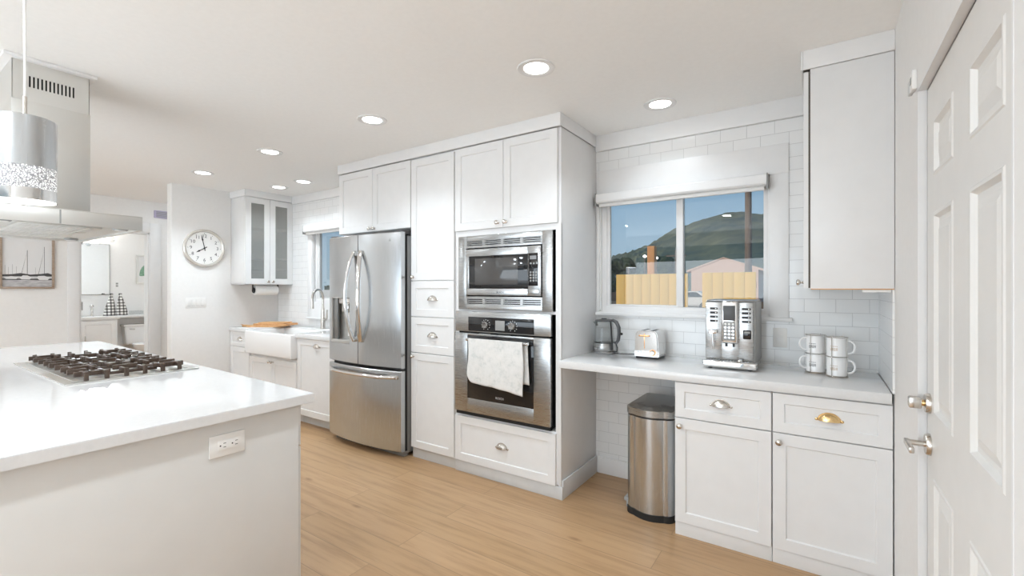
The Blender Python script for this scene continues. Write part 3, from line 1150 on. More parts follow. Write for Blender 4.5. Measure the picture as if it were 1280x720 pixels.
def glass_door(y0, w, kn):
    T = T_face('+X', gx, y0, 1.446)
    h = 1.024
    g = G()
    f = 0.066
    g.box(0, f, 0, h, 0, 0.02, 0.0012, T, 1)
    g.box(w - f, w, 0, h, 0, 0.02, 0.0012, T, 1)
    g.box(f, w - f, 0, f, 0, 0.02, 0.0012, T, 1)
    g.box(f, w - f, h - f, h, 0, 0.02, 0.0012, T, 1)
    o = g.build('door', M['white'], t)
    G().box(f - 0.005, w - f + 0.005, f - 0.005, h - f + 0.005, 0.006, 0.010, 0, T).build('pane', M['frost'], o)
    knob(T @ Matrix.Translation((0, 0, 0.02)), kn, 0.03, o)


glass_door(cy0 + 0.002, 0.286, 0.258)
glass_door(cy0 + 0.291, 0.286, 0.028)

# paper towel holder under it
t = thing('paper_towel_holder', 'paper towel roll on a bracket under the glass-door cabinet', 'paper towel holder', (-5.66, 2.97, 1.38))
g = G()
g.lathe([(0.021, 0), (0.055, 0.0), (0.057, 0.004), (0.057, 0.266), (0.055, 0.27), (0.021, 0.27), (0.021, 0)], (-5.66, 2.835, 1.372), (0, 1, 0), 32, cap=False)
g.build('paper_roll', M['paper'], t)
g = G()
g.lathe([(0, 0.0), (0.030, 0.0), (0.034, 0.004), (0.034, 0.010), (0, 0.012)], (-5.66, 2.820, 1.372), (0, 1, 0), 28, cap=False)
g.cyl((-5.66, 2.81, 1.372), (-5.66, 3.13, 1.372), 0.008)
g.box(-5.675, -5.645, 3.118, 3.124, 1.34, 1.442, 0.001)
g.box(-5.675, -5.645, 2.813, 2.819, 1.372, 1.442, 0.001)
g.build('bracket', M['black'], t)

# wall clock
ccx, ccy, ccz, cr_ = XC, 2.385, 1.858, 0.215
t = thing('wall_clock', 'round white wall clock with dark numerals showing two minutes to eight', 'clock', (ccx, ccy, ccz))
TC = T_face('+X', ccx, ccy, ccz)
G().lathe([(0.0, 0.0), (cr_ - 0.01, 0.0), (cr_, 0.010), (cr_, 0.030), (cr_ - 0.008, 0.040), (cr_ - 0.022, 0.040), (cr_ - 0.030, 0.030), (cr_ - 0.030, 0.018), (0.0, 0.018)], (0, 0, 0), (0, 0, 1), 64, TC, cap=False).build('case', noisy('pearl_clock_rim', (0.66, 0.62, 0.56), (0.78, 0.75, 0.70), 6, 0.25, 0.4), t)
G().lathe([(0, 0.018), (cr_ - 0.030, 0.018), (cr_ - 0.030, 0.021), (0, 0.021)], (0, 0, 0), (0, 0, 1), 64, TC, cap=False).build('dial', mat('white_dial', (0.85, 0.84, 0.82), 0.5), t)
for k in range(1, 13):
    a = PI / 2 - k * PI / 6
    rr = 0.137
    G().text(str(k), 0.052, TC @ Matrix.Translation((rr * math.cos(a), rr * math.sin(a), 0.0222)), 0.0006).build('numeral', M['ink'], t)
g = G()
for k in range(12):
    a = k * PI / 6
    g.box(0.163, 0.172, -0.0022, 0.0022, 0.021, 0.0225, 0, TC @ Matrix.Rotation(a, 4, 'Z'))
g.build('minute_marks', M['ink'], t)
for ang, L, w in ((PI / 2 - 7.967 * PI / 6, 0.098, 0.008), (PI / 2 - 58 * PI / 30 + 0.0, 0.155, 0.007)):
    g = G()
    g.prism([(-0.03, -w * 0.5), (L * 0.55, -w * 0.5), (L * 0.62, -w * 1.2), (L, -0.001), (L, 0.001), (L * 0.62, w * 1.2), (L * 0.55, w * 0.5), (-0.03, w * 0.5)], 0.024, 0.0255, TC @ Matrix.Rotation(ang, 4, 'Z'))
    g.build('hand', M['black'], t)
G().lathe([(0, 0.021), (0.009, 0.021), (0.009, 0.029), (0, 0.030)], (0, 0, 0), (0, 0, 1), 16, TC, cap=False).build('hub', M['black'], t)

# four-gang switch plate
t = thing('light_switch', 'white four-gang rocker switch plate below the wall clock', 'light switch', (XC, 2.30, 1.23))
TS = T_face('+X', XC, 2.198, 1.175)
G().box(0, 0.212, 0, 0.116, 0, 0.006, 0.002, TS).build('plate', M['plast'], t)
for k in range(4):
    G().box(0.018 + 0.046 * k, 0.051 + 0.046 * k, 0.024, 0.092, 0.006, 0.010, 0.0015, TS @ Matrix.Translation((0, 0, 0)) ).build('rocker', M['plast'], t)
g = G()
for k in range(4):
    g.box(0.016 + 0.046 * k, 0.053 + 0.046 * k, 0.022, 0.024, 0.0055, 0.0068, 0, TS)
g.build('rocker_shadow_line', M['mgrey'], t)

# outlet in the tiled splashback by the coffee machine
t = thing('wall_outlet', 'white outlet plate on the tiled wall between coffee machine and mugs', 'outlet', (-0.28, YB, 1.08))
TS = T_face('-Y', -0.245, YB, 1.035)
G().box(0, 0.075, 0, 0.118, 0, 0.006, 0.002, TS).build('plate', M['plast'], t)
g = G()
for v in (0.022, 0.066):
    g.box(0.02, 0.055, v, v + 0.032, 0.006, 0.008, 0.001, TS)
g.build('socket', M['plast'], t)

# ================================================================== APPLIANCES
# --- refrigerator
FX0, FX1 = -3.800, -2.838
FXC, FHW = (FX0 + FX1) / 2, (FX1 - FX0) / 2
YD = 2.588


def fy_(x, extra=0.0):
    s = (x - FXC) / FHW
    return YD - 0.052 * (1 - s * s) - extra


t = thing('refrigerator', 'stainless steel french-door fridge with bottom freezer drawer', 'refrigerator', (FXC, 2.9, 0))
g = G()
g.box(FX0 + 0.006, FX1 - 0.006, 2.665, 3.22, 0.03, 1.835, 0.004)
g.box(FX0 + 0.03, FX1 - 0.03, 2.64, 2.70, 0.0, 0.05, 0.002)
g.build('cabinet', M['fridgeside'], t)
for x in (FX0 + 0.05, FX1 - 0.05):
    G().box(x - 0.045, x + 0.045, 2.60, 2.70, 1.845, 1.878, 0.004).build('hinge_cover', M['dgrey'], t)
g = G()
g.box(FX0 + 0.01, FX1 - 0.01, 2.632, 2.67, 0.05, 1.84)
g.build('door_gasket', M['black'], t)


def bowed(x0, x1, z0, z1, hole=None):
    """curved door slab, front follows the bow; hole is a rectangle left open for the dispenser"""
    g = G()
    xs_ = [x0 + (x1 - x0) * i / 24 for i in range(25)]
    zs = [z0, z1]
    if hole:
        xs_ = sorted(set([x for x in xs_ if not (abs(x - hole[0]) < 0.006 or abs(x - hole[1]) < 0.006)] + [hole[0], hole[1]]))
        zs = [z0, hole[2], hole[3], z1]
    b_ = 0.007
    for j in range(len(zs) - 1):
        for i in range(len(xs_) - 1):
            a, c = xs_[i], xs_[i + 1]
            if hole and j == 1 and a >= hole[0] - 1e-6 and c <= hole[1] + 1e-6:
                continue
            za = zs[j] + (b_ if j == 0 else 0)
            zb = zs[j + 1] - (b_ if j == len(zs) - 2 else 0)
            g._add([(a, fy_(a), za), (c, fy_(c), za), (c, fy_(c), zb), (a, fy_(a), zb)], [(0, 1, 2, 3)], True)
    for i in range(len(xs_) - 1):
        a, c = xs_[i], xs_[i + 1]
        for z, zz in ((z0, z0 + b_), (z1, z1 - b_)):
            g._add([(a, fy_(a), zz), (c, fy_(c), zz), (c, fy_(c) + b_, z), (a, fy_(a) + b_, z)], [(0, 1, 2, 3)], True)
            g._add([(a, fy_(a) + b_, z), (c, fy_(c) + b_, z), (c, 2.63, z), (a, 2.63, z)], [(0, 1, 2, 3)])
    for x in (x0, x1):
        g._add([(x, fy_(x), z0 + b_), (x, fy_(x), z1 - b_), (x, fy_(x) + b_, z1), (x, 2.63, z1), (x, 2.63, z0), (x, fy_(x) + b_, z0)], [(0, 1, 2, 3, 4, 5)])
    g._add([(x0, 2.63, z0), (x1, 2.63, z0), (x1, 2.63, z1), (x0, 2.63, z1)], [(0, 1, 2, 3)])
    bmesh.ops.remove_doubles(g.bm, verts=g.bm.verts, dist=0.0002)
    return g


DSP = (-3.715, -3.440, 0.905, 1.315)
dl = bowed(FX0, FXC - 0.004, 0.738, 1.862, DSP).build('door', M['steelv'], t)
dr = bowed(FXC + 0.004, FX1, 0.738, 1.862).build('door', M['steelv'], t)
fz = bowed(FX0, FX1, 0.055, 0.715).build('freezer_drawer', M['steelv'], t)


# dispenser
yy = fy_(-3.58)
g = G()
g.box(DSP[0], DSP[1], 2.622, 2.628, DSP[2], DSP[3])
g.box(DSP[0], DSP[0] + 0.006, yy + 0.002, 2.626, DSP[2], DSP[3])
g.box(DSP[1] - 0.006, DSP[1], yy - 0.002, 2.626, DSP[2], DSP[3])
g.box(DSP[0], DSP[1], yy + 0.002, 2.626, DSP[3] - 0.006, DSP[3])
g.box(DSP[0], DSP[1], yy - 0.004, 2.626, DSP[2], DSP[2] + 0.03, 0.003)
disp = g.build('water_dispenser', M['niche'], dl)
at(*t.location)
G().box(DSP[0] + 0.006, DSP[0] + 0.075, fy_(DSP[0] + 0.04) - 0.001, yy + 0.03, DSP[2] + 0.03, DSP[3] - 0.006, 0.002).build('control_strip', M['lidm'], disp)
g = G()
g.box(DSP[0] + 0.10, DSP[1] - 0.02, yy + 0.006, 2.62, DSP[3] - 0.055, DSP[3] - 0.01, 0.004)
g.box(DSP[0] + 0.14, DSP[1] - 0.04, yy + 0.004, yy + 0.05, DSP[3] - 0.135, DSP[3] - 0.045, 0.012)
g.build('nozzle', M['chrome'], disp)
g = G()
g.box(DSP[0] + 0.16, DSP[1] - 0.05, yy + 0.055, yy + 0.062, DSP[2] + 0.06, DSP[3] - 0.12, 0.002, )
g.build('paddle', M['paper'], disp)


# bowed handles
def bow_handle(x, lean, parent):
    g = G()
    n = 26
    pts = []
    for k in range(n + 1):
        s = k / n
        q = math.sin(PI * s)
        pts.append((x + lean * 0.042 * q ** 0.8, fy_(x) - 0.008 - 0.062 * q ** 0.75, 0.945 + (1.71 - 0.945) * s))
    g.tube(pts, 0.021, 14, flat=0.75)
    for z in (0.955, 1.70):
        g.box(x - 0.015, x + 0.015, fy_(x) - 0.022, fy_(x) + 0.004, z - 0.022, z + 0.022, 0.006)
    return g.build('handle', M['chrome'], parent)


bow_handle(FXC - 0.045, -1, dl)
bow_handle(FXC + 0.045, 1, dr)
g = G()
pts = []
for k in range(31):
    s = k / 30
    x = FX0 + 0.05 + (FX1 - FX0 - 0.10) * s
    pts.append((x, fy_(x) - 0.006 - 0.045 * min(1, math.sin(PI * s) * 2.4) ** 0.8, 0.667))
g.tube(pts, 0.020, 12, flat=0.8)
for s in (0.0, 1.0):
    x = FX0 + 0.05 + (FX1 - FX0 - 0.10) * s
    g.box(x - 0.02, x + 0.02, fy_(x) - 0.016, fy_(x) + 0.006, 0.65, 0.684, 0.005)
g.build('handle', M['chrome'], fz)
g = G()
g.text('LG', 0.028, T_face('-Y', -2.955, fy_(-2.955) - 0.001, 1.795) @ Matrix.Rotation(0, 4, 'Y'), 0.0008)
g.build('badge', M['mgrey'], dr)

# --- microwave with trim kit
t = thing('microwave', 'built-in stainless microwave with vented trim frame above the oven', 'microwave', (-1.88, 2.9, 1.235))
mx0, mx1, mz0, mz1 = -2.290, -1.476, 1.240, 1.788
ix0, ix1, iz0, iz1 = -2.215, -1.553, 1.338, 1.696
yt = YF - 0.026
T = T_face('-Y', mx0, yt + 0.020, mz0)
g = G()
W, H = mx1 - mx0, mz1 - mz0
u0, u1, v0, v1 = ix0 - mx0, ix1 - mx0, iz0 - mz0, iz1 - mz0


def slotted(g, u0, u1, v0, v1, groups, rows):
    """a steel strip with real open slots"""
    gw = (u1 - u0 - 0.0) / groups
    bar = 0.022
    for k in range(groups + 1):
        uu = u0 + gw * k
        g.box(max(uu - bar / 2, u0), min(uu + bar / 2, u1), v0, v1, 0, 0.020, 0, T)
    rh = (v1 - v0) / (2 * rows + 1)
    for r in range(rows + 1):
        vb = v0 + rh * 2 * r
        g.box(u0, u1, vb, vb + rh, 0.001, 0.0198, 0, T)


g.box(0, u0, 0, H, 0, 0.020, 0.002, T)
g.box(u1, W, 0, H, 0, 0.020, 0.002, T)
g.box(u0, u1, H - 0.034, H, 0, 0.020, 0.002, T)
g.box(u0, u1, 0, 0.036, 0, 0.020, 0.002, T)
g.box(u0, u1, v1 + 0.001, v1 + 0.012, 0, 0.020, 0.001, T)
g.box(u0, u1, v0 - 0.014, v0 - 0.001, 0, 0.020, 0.001, T)
slotted(g, u0, u1, v1 + 0.012, H - 0.034, 4, 3)
slotted(g, u0, u1, 0.036, v0 - 0.014, 4, 3)
g.build('trim_frame', M['steel'], t)
G().box(mx0 + 0.03, mx1 - 0.03, yt + 0.025, 3.1, mz0 + 0.01, mz1 - 0.01).build('cavity', M['slot'], t)
# microwave door and control side
ym = yt + 0.004
g = G()
dxs = -1.662
g.box(ix0 + 0.006, dxs - 0.001, ym - 0.012, ym + 0.02, iz0 + 0.008, iz0 + 0.058, 0.003)
g.box(ix0 + 0.006, dxs - 0.001, ym - 0.012, ym + 0.02, iz1 - 0.062, iz1 - 0.008, 0.003)
g.box(ix0 + 0.006, ix0 + 0.034, ym - 0.012, ym + 0.02, iz0 + 0.055, iz1 - 0.058, 0.003)
door = g.build('door', M['steel'], t)
G().box(ix0 + 0.033, dxs - 0.001, ym - 0.010, ym + 0.015, iz0 + 0.057, iz1 - 0.061, 0.001).build('door_glass', M['bglass'], door)
G().box(-2.125, -1.745, ym - 0.0112, ym - 0.009, 1.424, 1.617, 0.0005).build('window_screen', M['gglass'], door)
G().text('BOSCH', 0.019, T_face('-Y', -1.895, ym - 0.0125, 1.368), 0.0005).build('lettering', M['ink'], door)
g = G()
g.box(dxs + 0.001, ix1 - 0.006, ym - 0.012, ym + 0.02, iz0 + 0.008, iz1 - 0.008, 0.002)
cp = g.build('control_panel', M['steel'], t)
G().box(dxs + 0.004, ix1 - 0.028, ym - 0.0135, ym - 0.011, 1.415, 1.638, 0.001).build('key_glass', M['bglass'], cp)
G().box(dxs + 0.018, ix1 - 0.04, ym - 0.0145, ym - 0.013, 1.595, 1.62, 0.0004).build('display', M['display'], cp)
for r in range(6):
    for c_ in range(3):
        if r == 0:
            G().box(dxs + 0.018 + 0.024 * c_, dxs + 0.032 + 0.024 * c_, ym - 0.0148, ym - 0.013, 1.562, 1.574, 0.0004).build('button', M['mgrey'], cp)
        elif r > 1:
            G().lathe([(0, 0), (0.0075, 0), (0.007, 0.0016), (0, 0.0018)], (dxs + 0.024 + 0.022 * c_, ym - 0.0132, 1.545 - 0.019 * r), (0, -1, 0), 14, cap=False).build('button', M['mgrey'], cp)
G().box(dxs + 0.010, ix1 - 0.020, ym - 0.0145, ym - 0.0115, 1.357, 1.393, 0.002).build('door_release', M['steel'], cp)

# --- wall oven
t = thing('built_in_oven', 'stainless built-in wall oven with two knobs beneath the microwave', 'oven', (-1.89, 2.9, 0.45))
ox0, ox1 = -2.312, -1.483
yo = YF - 0.034
G().box(ox0 + 0.02, ox1 - 0.02, YF - 0.012, 3.1, 0.448, 1.214).build('cavity', M['slot'], t)
g = G()
g.box(ox0, ox1, yo, YF - 0.004, 1.075, 1.226, 0.003)
pn = g.build('control_panel', M['steel'], t)
G().box(-2.185, -1.612, yo - 0.003, yo + 0.004, 1.082, 1.186, 0.0015).build('panel_glass', M['bglass'], pn)
G().box(-1.935, -1.853, yo - 0.0045, yo - 0.002, 1.096, 1.166, 0.001).build('display', M['mgrey'], pn)
for x in (-2.020, -1.785):
    kb = G().lathe([(0, 0.0), (0.026, 0.0), (0.026, 0.004), (0.0235, 0.020), (0.021, 0.023), (0, 0.023)], (x, yo - 0.003, 1.132), (0, -1, 0), 28, cap=False).build('knob', M['chrome'], pn)
    g = G()
    for k in range(12):
        a = k * PI / 6
        if k == 9:
            continue
        g.box(0.033, 0.040, -0.0016, 0.0016, 0.0, 0.0006, 0, T_face('-Y', x, yo - 0.003, 1.132) @ Matrix.Rotation(a, 4, 'Z'))
    g.build('dial_marks', M['plast'], kb)
g = G()
g.box(ox0, -2.190, yo - 0.008, YF - 0.004, 0.476, 1.064, 0.003)
g.box(-1.612, ox1, yo - 0.008, YF - 0.004, 0.476, 1.064, 0.003)
g.box(-2.190, -1.612, yo - 0.008, YF - 0.004, 0.476, 0.580, 0.003)
g.box(-2.190, -1.612, yo - 0.008, YF - 0.004, 1.048, 1.064, 0.003)
dd = g.build('door', M['steel'], t)
G().box(-2.191, -1.611, yo - 0.006, YF - 0.006, 0.579, 1.049, 0.001).build('door_window', M['bglass'], dd)
G().text('BOSCH', 0.022, T_face('-Y', -1.895, yo - 0.0065, 0.612), 0.0004).build('lettering', M['kick'], dd)
g = G()
g.cyl((-2.165, yo - 0.052, 1.022), (-1.628, yo - 0.052, 1.022), 0.0115)
for x in (-2.150, -1.643):
    g.box(x - 0.010, x + 0.010, yo - 0.052, yo - 0.004, 1.012, 1.032, 0.003)
g.build('handle', M['chrome'], dd)
G().box(ox0 + 0.004, ox1 - 0.004, yo + 0.004, YF - 0.002, 0.449, 0.472, 0.002).build('lower_vent', M['slot'], t)

# --- tea towel over the oven handle
t_y = yo - 0.052
t_z = 1.034
at(-1.89, t_y, 0.7)
g = G()


def towel_pt(u, v):
    # v: 0 back hem, .38 over the bar, 1 front hem
    x = -2.128 + 0.468 * u + 0.004 * math.sin(9 * v + 2)
    bar = 0.36
    if v < bar:
        s = 1 - v / bar
        x += 0.024
        return Vector((x + 0.004 * s, t_y + 0.015 + 0.004 * math.sin(u * 14 + 1) * s, t_z - 0.27 * s - 0.02 * s * u))
    s = (v - bar) / (1 - bar)
    drop = 0.310 + 0.055 * u + 0.005 * math.sin(u * 7)
    if u < 0.12:
        drop -= 0.045 * (1 - u / 0.12) ** 2
    wav = 0.006 * math.sin(u * 11 + 0.6) * s + 0.004 * math.sin(u * 23) * s
    return Vector((x - 0.006 * s * (1 - u), t_y - 0.0165 - wav - 0.004 * s, t_z + 0.002 - drop * s))


g.grid(towel_pt, 40, 44)
o = g.build('tea_towel', M['towel'], fix=True)
sol = o.modifiers.new('thickness', 'SOLIDIFY')
sol.thickness = 0.003
sol.offset = 0
tagged(o, 'faded printed white tea towel draped over the oven handle', 'towel')

# --- kettle
kx, ky, kz = -1.318, 3.160, 0.925
t = thing('electric_kettle', 'glass electric kettle with dark handle in the corner of the worktop', 'kettle', (kx, ky, kz))
G().lathe([(0, 0.0), (0.080, 0.0), (0.083, 0.004), (0.083, 0.014), (0.078, 0.018), (0, 0.018)], (kx, ky, kz), (0, 0, 1), 40, cap=False).build('power_base', M['steel'], t)
G().lathe([(0, 0.020), (0.079, 0.020), (0.081, 0.024), (0.079, 0.072), (0.077, 0.075), (0.070, 0.075)], (kx, ky, kz), (0, 0, 1), 40, cap=False).build('steel_collar', M['steel'], t)
G().lathe([(0.078, 0.074), (0.074, 0.12), (0.068, 0.18), (0.063, 0.235), (0.061, 0.24)], (kx, ky, kz), (0, 0, 1), 40, cap=False).build('glass_jug', M['kglass'], t)
g = G()
g.lathe([(0, 0.246), (0.050, 0.246), (0.064, 0.240), (0.064, 0.232), (0.060, 0.230), (0, 0.230)], (kx, ky, kz), (0, 0, 1), 36, cap=False)
g.box(kx - 0.020, kx + 0.02, ky - 0.008, ky + 0.008, kz + 0.246, kz + 0.254, 0.003)
g.build('lid', M['dgrey'], t)
g = G()
g.grid(lambda u, v: Vector((kx - 0.058 - 0.030 * v * (1 - (2 * u - 1) ** 2), ky + 0.022 * (2 * u - 1) * (1 - 0.3 * v), kz + 0.195 + 0.03 * v)), 10, 5)
sp_o = g.build('spout', M['mgrey'], t)
s_ = sp_o.modifiers.new('thickness', 'SOLIDIFY')
s_.thickness = 0.003
g = G()
hxv = Vector((0.93, -0.37, 0))
base = Vector((kx, ky, kz))
pts = []
for rr, zz in ((0.062, 0.236), (0.090, 0.243), (0.122, 0.230), (0.143, 0.195), (0.146, 0.150), (0.138, 0.105), (0.118, 0.082), (0.096, 0.087)):
    pts.append(base + hxv * rr + Vector((0, 0, zz)))
g.tube(pts, 0.013, 12, rs=[0.012, 0.014, 0.015, 0.015, 0.014, 0.014, 0.012, 0.008], flat=0.8)
g.build('handle', M['dgrey'], t)
g = G()
g.tube([base + hxv * 0.064 + Vector((0, 0, 0.235)), base + hxv * 0.072 + Vector((0, 0, 0.17)), base + hxv * 0.079 + Vector((0, 0, 0.08)), base + hxv * 0.083 + Vector((0, 0, 0.03))], 0.006, 8)
g.tube([base + hxv * 0.083 + Vector((0, 0, 0.02)), base + hxv * 0.125 + Vector((0, 0, 0.022)), base + hxv * 0.13 + Vector((0, 0, 0.05)), base + hxv * 0.112 + Vector((0, 0, 0.088))], 0.005, 8)
g.build('rear_strap', M['black'], t)
g = G()
g.tube([base + hxv * 0.13 + Vector((0, 0, 0.15)), base + hxv * 0.165 + Vector((0, 0, 0.152))], 0.004, 8)
g.lathe([(0, -0.010), (0.008, -0.006), (0.010, 0), (0.008, 0.006), (0, 0.010)], base + hxv * 0.168 + Vector((0, 0, 0.152)), (0, 0, 1), 12, cap=False)
g.build('lid_button', M['black'], t)
g = G()
g.tube([(kx + 0.075, ky, kz + 0.006), (kx + 0.13, ky - 0.01, kz + 0.004), (kx + 0.18, ky + 0.0, kz + 0.004), (kx + 0.225, ky + 0.03, kz + 0.004), (kx + 0.245, ky + 0.085, kz + 0.004)], 0.003, 8)
g.build('power_cord', M['black'], t)

# --- toaster
tx0, tx1, ty0, ty1, tz = -1.050, -0.884, 3.035, 3.225, 0.925
t = thing('toaster', 'polished two-slice toaster between the kettle and the coffee machine', 'toaster', ((tx0 + tx1) / 2, 3.13, tz))
g = G()
# tapered shell: cross section is wider at the bottom
sec = [(tx0 + 0.004, 0.016), (tx0 + 0.0, 0.03), (tx0 + 0.010, 0.165), (tx0 + 0.022, 0.183), (tx0 + 0.035, 0.188), (tx1 - 0.035, 0.188), (tx1 - 0.022, 0.183), (tx1 - 0.010, 0.165), (tx1 - 0.0, 0.03), (tx1 - 0.004, 0.016)]
Tx = Matrix(((1, 0, 0, 0), (0, 0, 1, 0), (0, 1, 0, tz), (0, 0, 0, 1)))
g.prism(sec, ty0, ty1, Tx)
bmesh.ops.bevel(g.bm, geom=[e_ for e_ in g.bm.edges if abs(e_.verts[0].co.y - e_.verts[1].co.y) < 1e-5], offset=0.006, segments=3, affect='EDGES')
g.build('shell', M['chrome'], t)
for x in (tx0 + 0.052, tx1 - 0.052):
    G().box(x - 0.011, x + 0.011, ty0 + 0.025, ty1 - 0.025, tz + 0.184, tz + 0.1885, 0.001).build('bread_slot', M['slot'], t)
xm = (tx0 + tx1) / 2 - 0.012
G().box(xm - 0.0025, xm + 0.0025, ty0 - 0.0012, ty0 + 0.002, tz + 0.07, tz + 0.17, 0.0005).build('lever_track', M['copperp'], t)
G().box(xm - 0.035, xm + 0.035, ty0 - 0.014, ty0 + 0.001, tz + 0.150, tz + 0.161, 0.003).build('lever', M['copperp'], t)
kb = G().lathe([(0, 0), (0.017, 0), (0.016, 0.010), (0.013, 0.013), (0, 0.013)], (tx1 - 0.040, ty0, tz + 0.045), (0, -1, 0), 24, cap=False).build('browning_knob', M['chrome'], t)
G().lathe([(0.017, 0.0), (0.0215, 0.0), (0.0215, 0.004), (0.017, 0.004)], (tx1 - 0.040, ty0, tz + 0.045), (0, -1, 0), 24, cap=False).build('knob_ring', M['copperp'], kb)
for k in range(3):
    G().lathe([(0, 0), (0.0065, 0), (0.006, 0.003), (0, 0.003)], (tx0 + 0.030 + 0.019 * k, ty0, tz + 0.045), (0, -1, 0), 14, cap=False).build('button', M['steel'], t)
G().box(tx0 + 0.010, tx1 - 0.010, ty0 + 0.008, ty1 - 0.008, tz + 0.0, tz + 0.018, 0.003).build('base', M['black'], t)

# --- espresso machine
ex0, ex1, ey0, ey1, ez = -0.578, -0.305, 2.935, 3.225, 0.925
t = thing('coffee_machine', 'silver automatic coffee machine in front of the hillside window', 'coffee machine', ((ex0 + ex1) / 2, 3.08, ez))
g = G()
g.box(ex0, ex1, ey0 + 0.01, ey1, ez + 0.035, ez + 0.398, 0.014, seg=3)
g.build('housing', M['mgrey'], t)
g = G()
for x0, x1 in ((ex0 + 0.002, -0.484), (-0.398, ex1 - 0.014)):
    g.box(x0, x1, ey0, ey0 + 0.02, ez + 0.055, ez + 0.392, 0.006)
g.box(-0.486, -0.396, ey0, ey0 + 0.02, ez + 0.055, ez + 0.17, 0.003)
g.build('front_panel', M['steel'], t)
G().box(ex0 + 0.006, ex1 - 0.006, ey0 + 0.012, ey1 - 0.01, ez + 0.397, ez + 0.404, 0.003).build('cup_tray_lid', M['steel'], t)
g = G()
g.box(-0.487, -0.395, ey0 - 0.022, ey0 + 0.02, ez + 0.150, ez + 0.400, 0.012, seg=3)
pod = g.build('control_column', M['chrome'], t)
G().box(-0.474, -0.410, ey0 - 0.0245, ey0 - 0.020, ez + 0.285, ez + 0.372, 0.002).build('display', M['dgrey'], pod)
G().box(-0.474, -0.410, ey0 - 0.0240, ey0 - 0.020, ez + 0.168, ez + 0.280, 0.002).build('key_plate', M['mgrey'], pod)
for r in range(5):
    for c_ in range(3):
        G().lathe([(0, 0), (0.0068, 0), (0.006, 0.002), (0, 0.0022)], (-0.462 + 0.020 * c_, ey0 - 0.0238, ez + 0.265 - 0.020 * r), (0, -1, 0), 12, cap=False).build('button', M['plast'] if r == 0 else M['chrome'], pod)
g = G()
g.box(-0.465, -0.455, ey0 - 0.014, ey0 + 0.0, ez + 0.132, ez + 0.152, 0.002)
g.box(-0.425, -0.415, ey0 - 0.014, ey0 + 0.0, ez + 0.132, ez + 0.152, 0.002)
g.build('coffee_spout', M['black'], pod)
for (xa, xb) in ((-0.550, -0.508), (-0.378, -0.332)):
    for r in range(4):
        z = ez + 0.347 - 0.0245 * r
        k = G().box(xa, xb, ey0 - 0.002, ey0 + 0.002, z, z + 0.0125, 0.003).build('selector_key', M['black'], t)
        G().lathe([(0, 0), (0.0035, 0), (0, 0.001)], (xb - 0.010, ey0 - 0.002, z + 0.006), (0, -1, 0), 10, cap=False).build('key_light', M['plast'], k)
g = G()
g.box(-0.372, -0.330, ey0 - 0.003, ey0 + 0.002, ez + 0.180, ez + 0.232, 0.004)
lg = g.build('power_switch', M['bglass'], t)
G().box(-0.366, -0.336, ey0 - 0.0042, ey0 - 0.002, ez + 0.212, ez + 0.224, 0.001).build('switch_label', M['mgrey'], lg)
# steam wand
g = G()
g.cyl((-0.537, ey0 + 0.005, ez + 0.215), (-0.537, ey0 - 0.045, ez + 0.215), 0.010)
g.box(-0.553, -0.505, ey0 - 0.042, ey0 - 0.022, ez + 0.206, ez + 0.228, 0.005)
g.tube([(-0.530, ey0 - 0.036, ez + 0.21), (-0.527, ey0 - 0.040, ez + 0.16), (-0.524, ey0 - 0.038, ez + 0.115)], 0.005, 10)
g.build('steam_wand', M['chrome'], t)
# drip tray
g = G()
g.box(ex0 - 0.008, ex1 + 0.006, ey0 - 0.045, ey0 + 0.06, ez + 0.010, ez + 0.050, 0.008, seg=3)
tr = g.build('drip_tray', M['chrome'], t)
g = G()
for k in range(14):
    x = ex0 + 0.03 + 0.0155 * k
    g.box(x, x + 0.006, ey0 - 0.036, ey0 + 0.0, ez + 0.049, ez + 0.0515)
g.build('tray_grille', M['mgrey'], tr)
G().lathe([(0, 0), (0.016, 0), (0.013, 0.010), (0, 0.012)], (-0.385, ey0 - 0.02, ez + 0.052), (0, 0, 1), 18, cap=False).build('float_knob', M['chrome'], tr)
g = G()
for x, y in ((ex0 + 0.03, ey0), (ex1 - 0.03, ey0), (ex0 + 0.03, ey1 - 0.03), (ex1 - 0.03, ey1 - 0.03)):
    g.lathe([(0, 0), (0.012, 0), (0.012, 0.04), (0, 0.04)], (x, y, ez), (0, 0, 1), 12, cap=False)
g.build('feet', M['rubber'], t)

# --- mug rack and four mugs
ra, rb = Vector((-0.025, 3.085, 0.925)), Vector((0.071, 3.005, 0.925))
mh, mr = 0.101, 0.0455
t = thing('mug_rack', 'thin wire rack holding two stacks of white mugs', 'mug rack', ((ra.x + rb.x) / 2, (ra.y + rb.y) / 2, 0.925))
g = G()
for c in (ra, rb):
    for zz in (0.008, 0.109, 0.212):
        pts = [(c.x + (mr + 0.004) * math.cos(2 * PI * k / 28), c.y + (mr + 0.004) * math.sin(2 * PI * k / 28), 0.925 + zz) for k in range(29)]
        g.tube(pts, 0.0017, 6)
    for k in range(4):
        a = PI / 4 + 0.3 + k * PI / 2
        x, y = c.x + (mr + 0.004) * math.cos(a), c.y + (mr + 0.004) * math.sin(a)
        g.tube([(x, y, 0.9265), (x, y, 0.925 + 0.216)], 0.0017, 6)
    g.tube([(c.x - mr - 0.004, c.y, 0.930), (c.x + mr + 0.004, c.y, 0.930)], 0.002, 6)
    g.tube([(c.x, c.y - mr - 0.004, 0.930), (c.x, c.y + mr + 0.004, 0.930)], 0.002, 6)
g.build('wire_frame', M['nickel'], t)
g = G()
for k, c in enumerate((ra, rb)):
    g.lathe([(0, 0), (mr + 0.004, 0), (mr + 0.006, 0.003), (mr + 0.004, 0.005), (0, 0.005)], (c.x, c.y, 0.925), (0, 0, 1), 28, cap=False)
g.build('base_disc', M['nickel'], t)


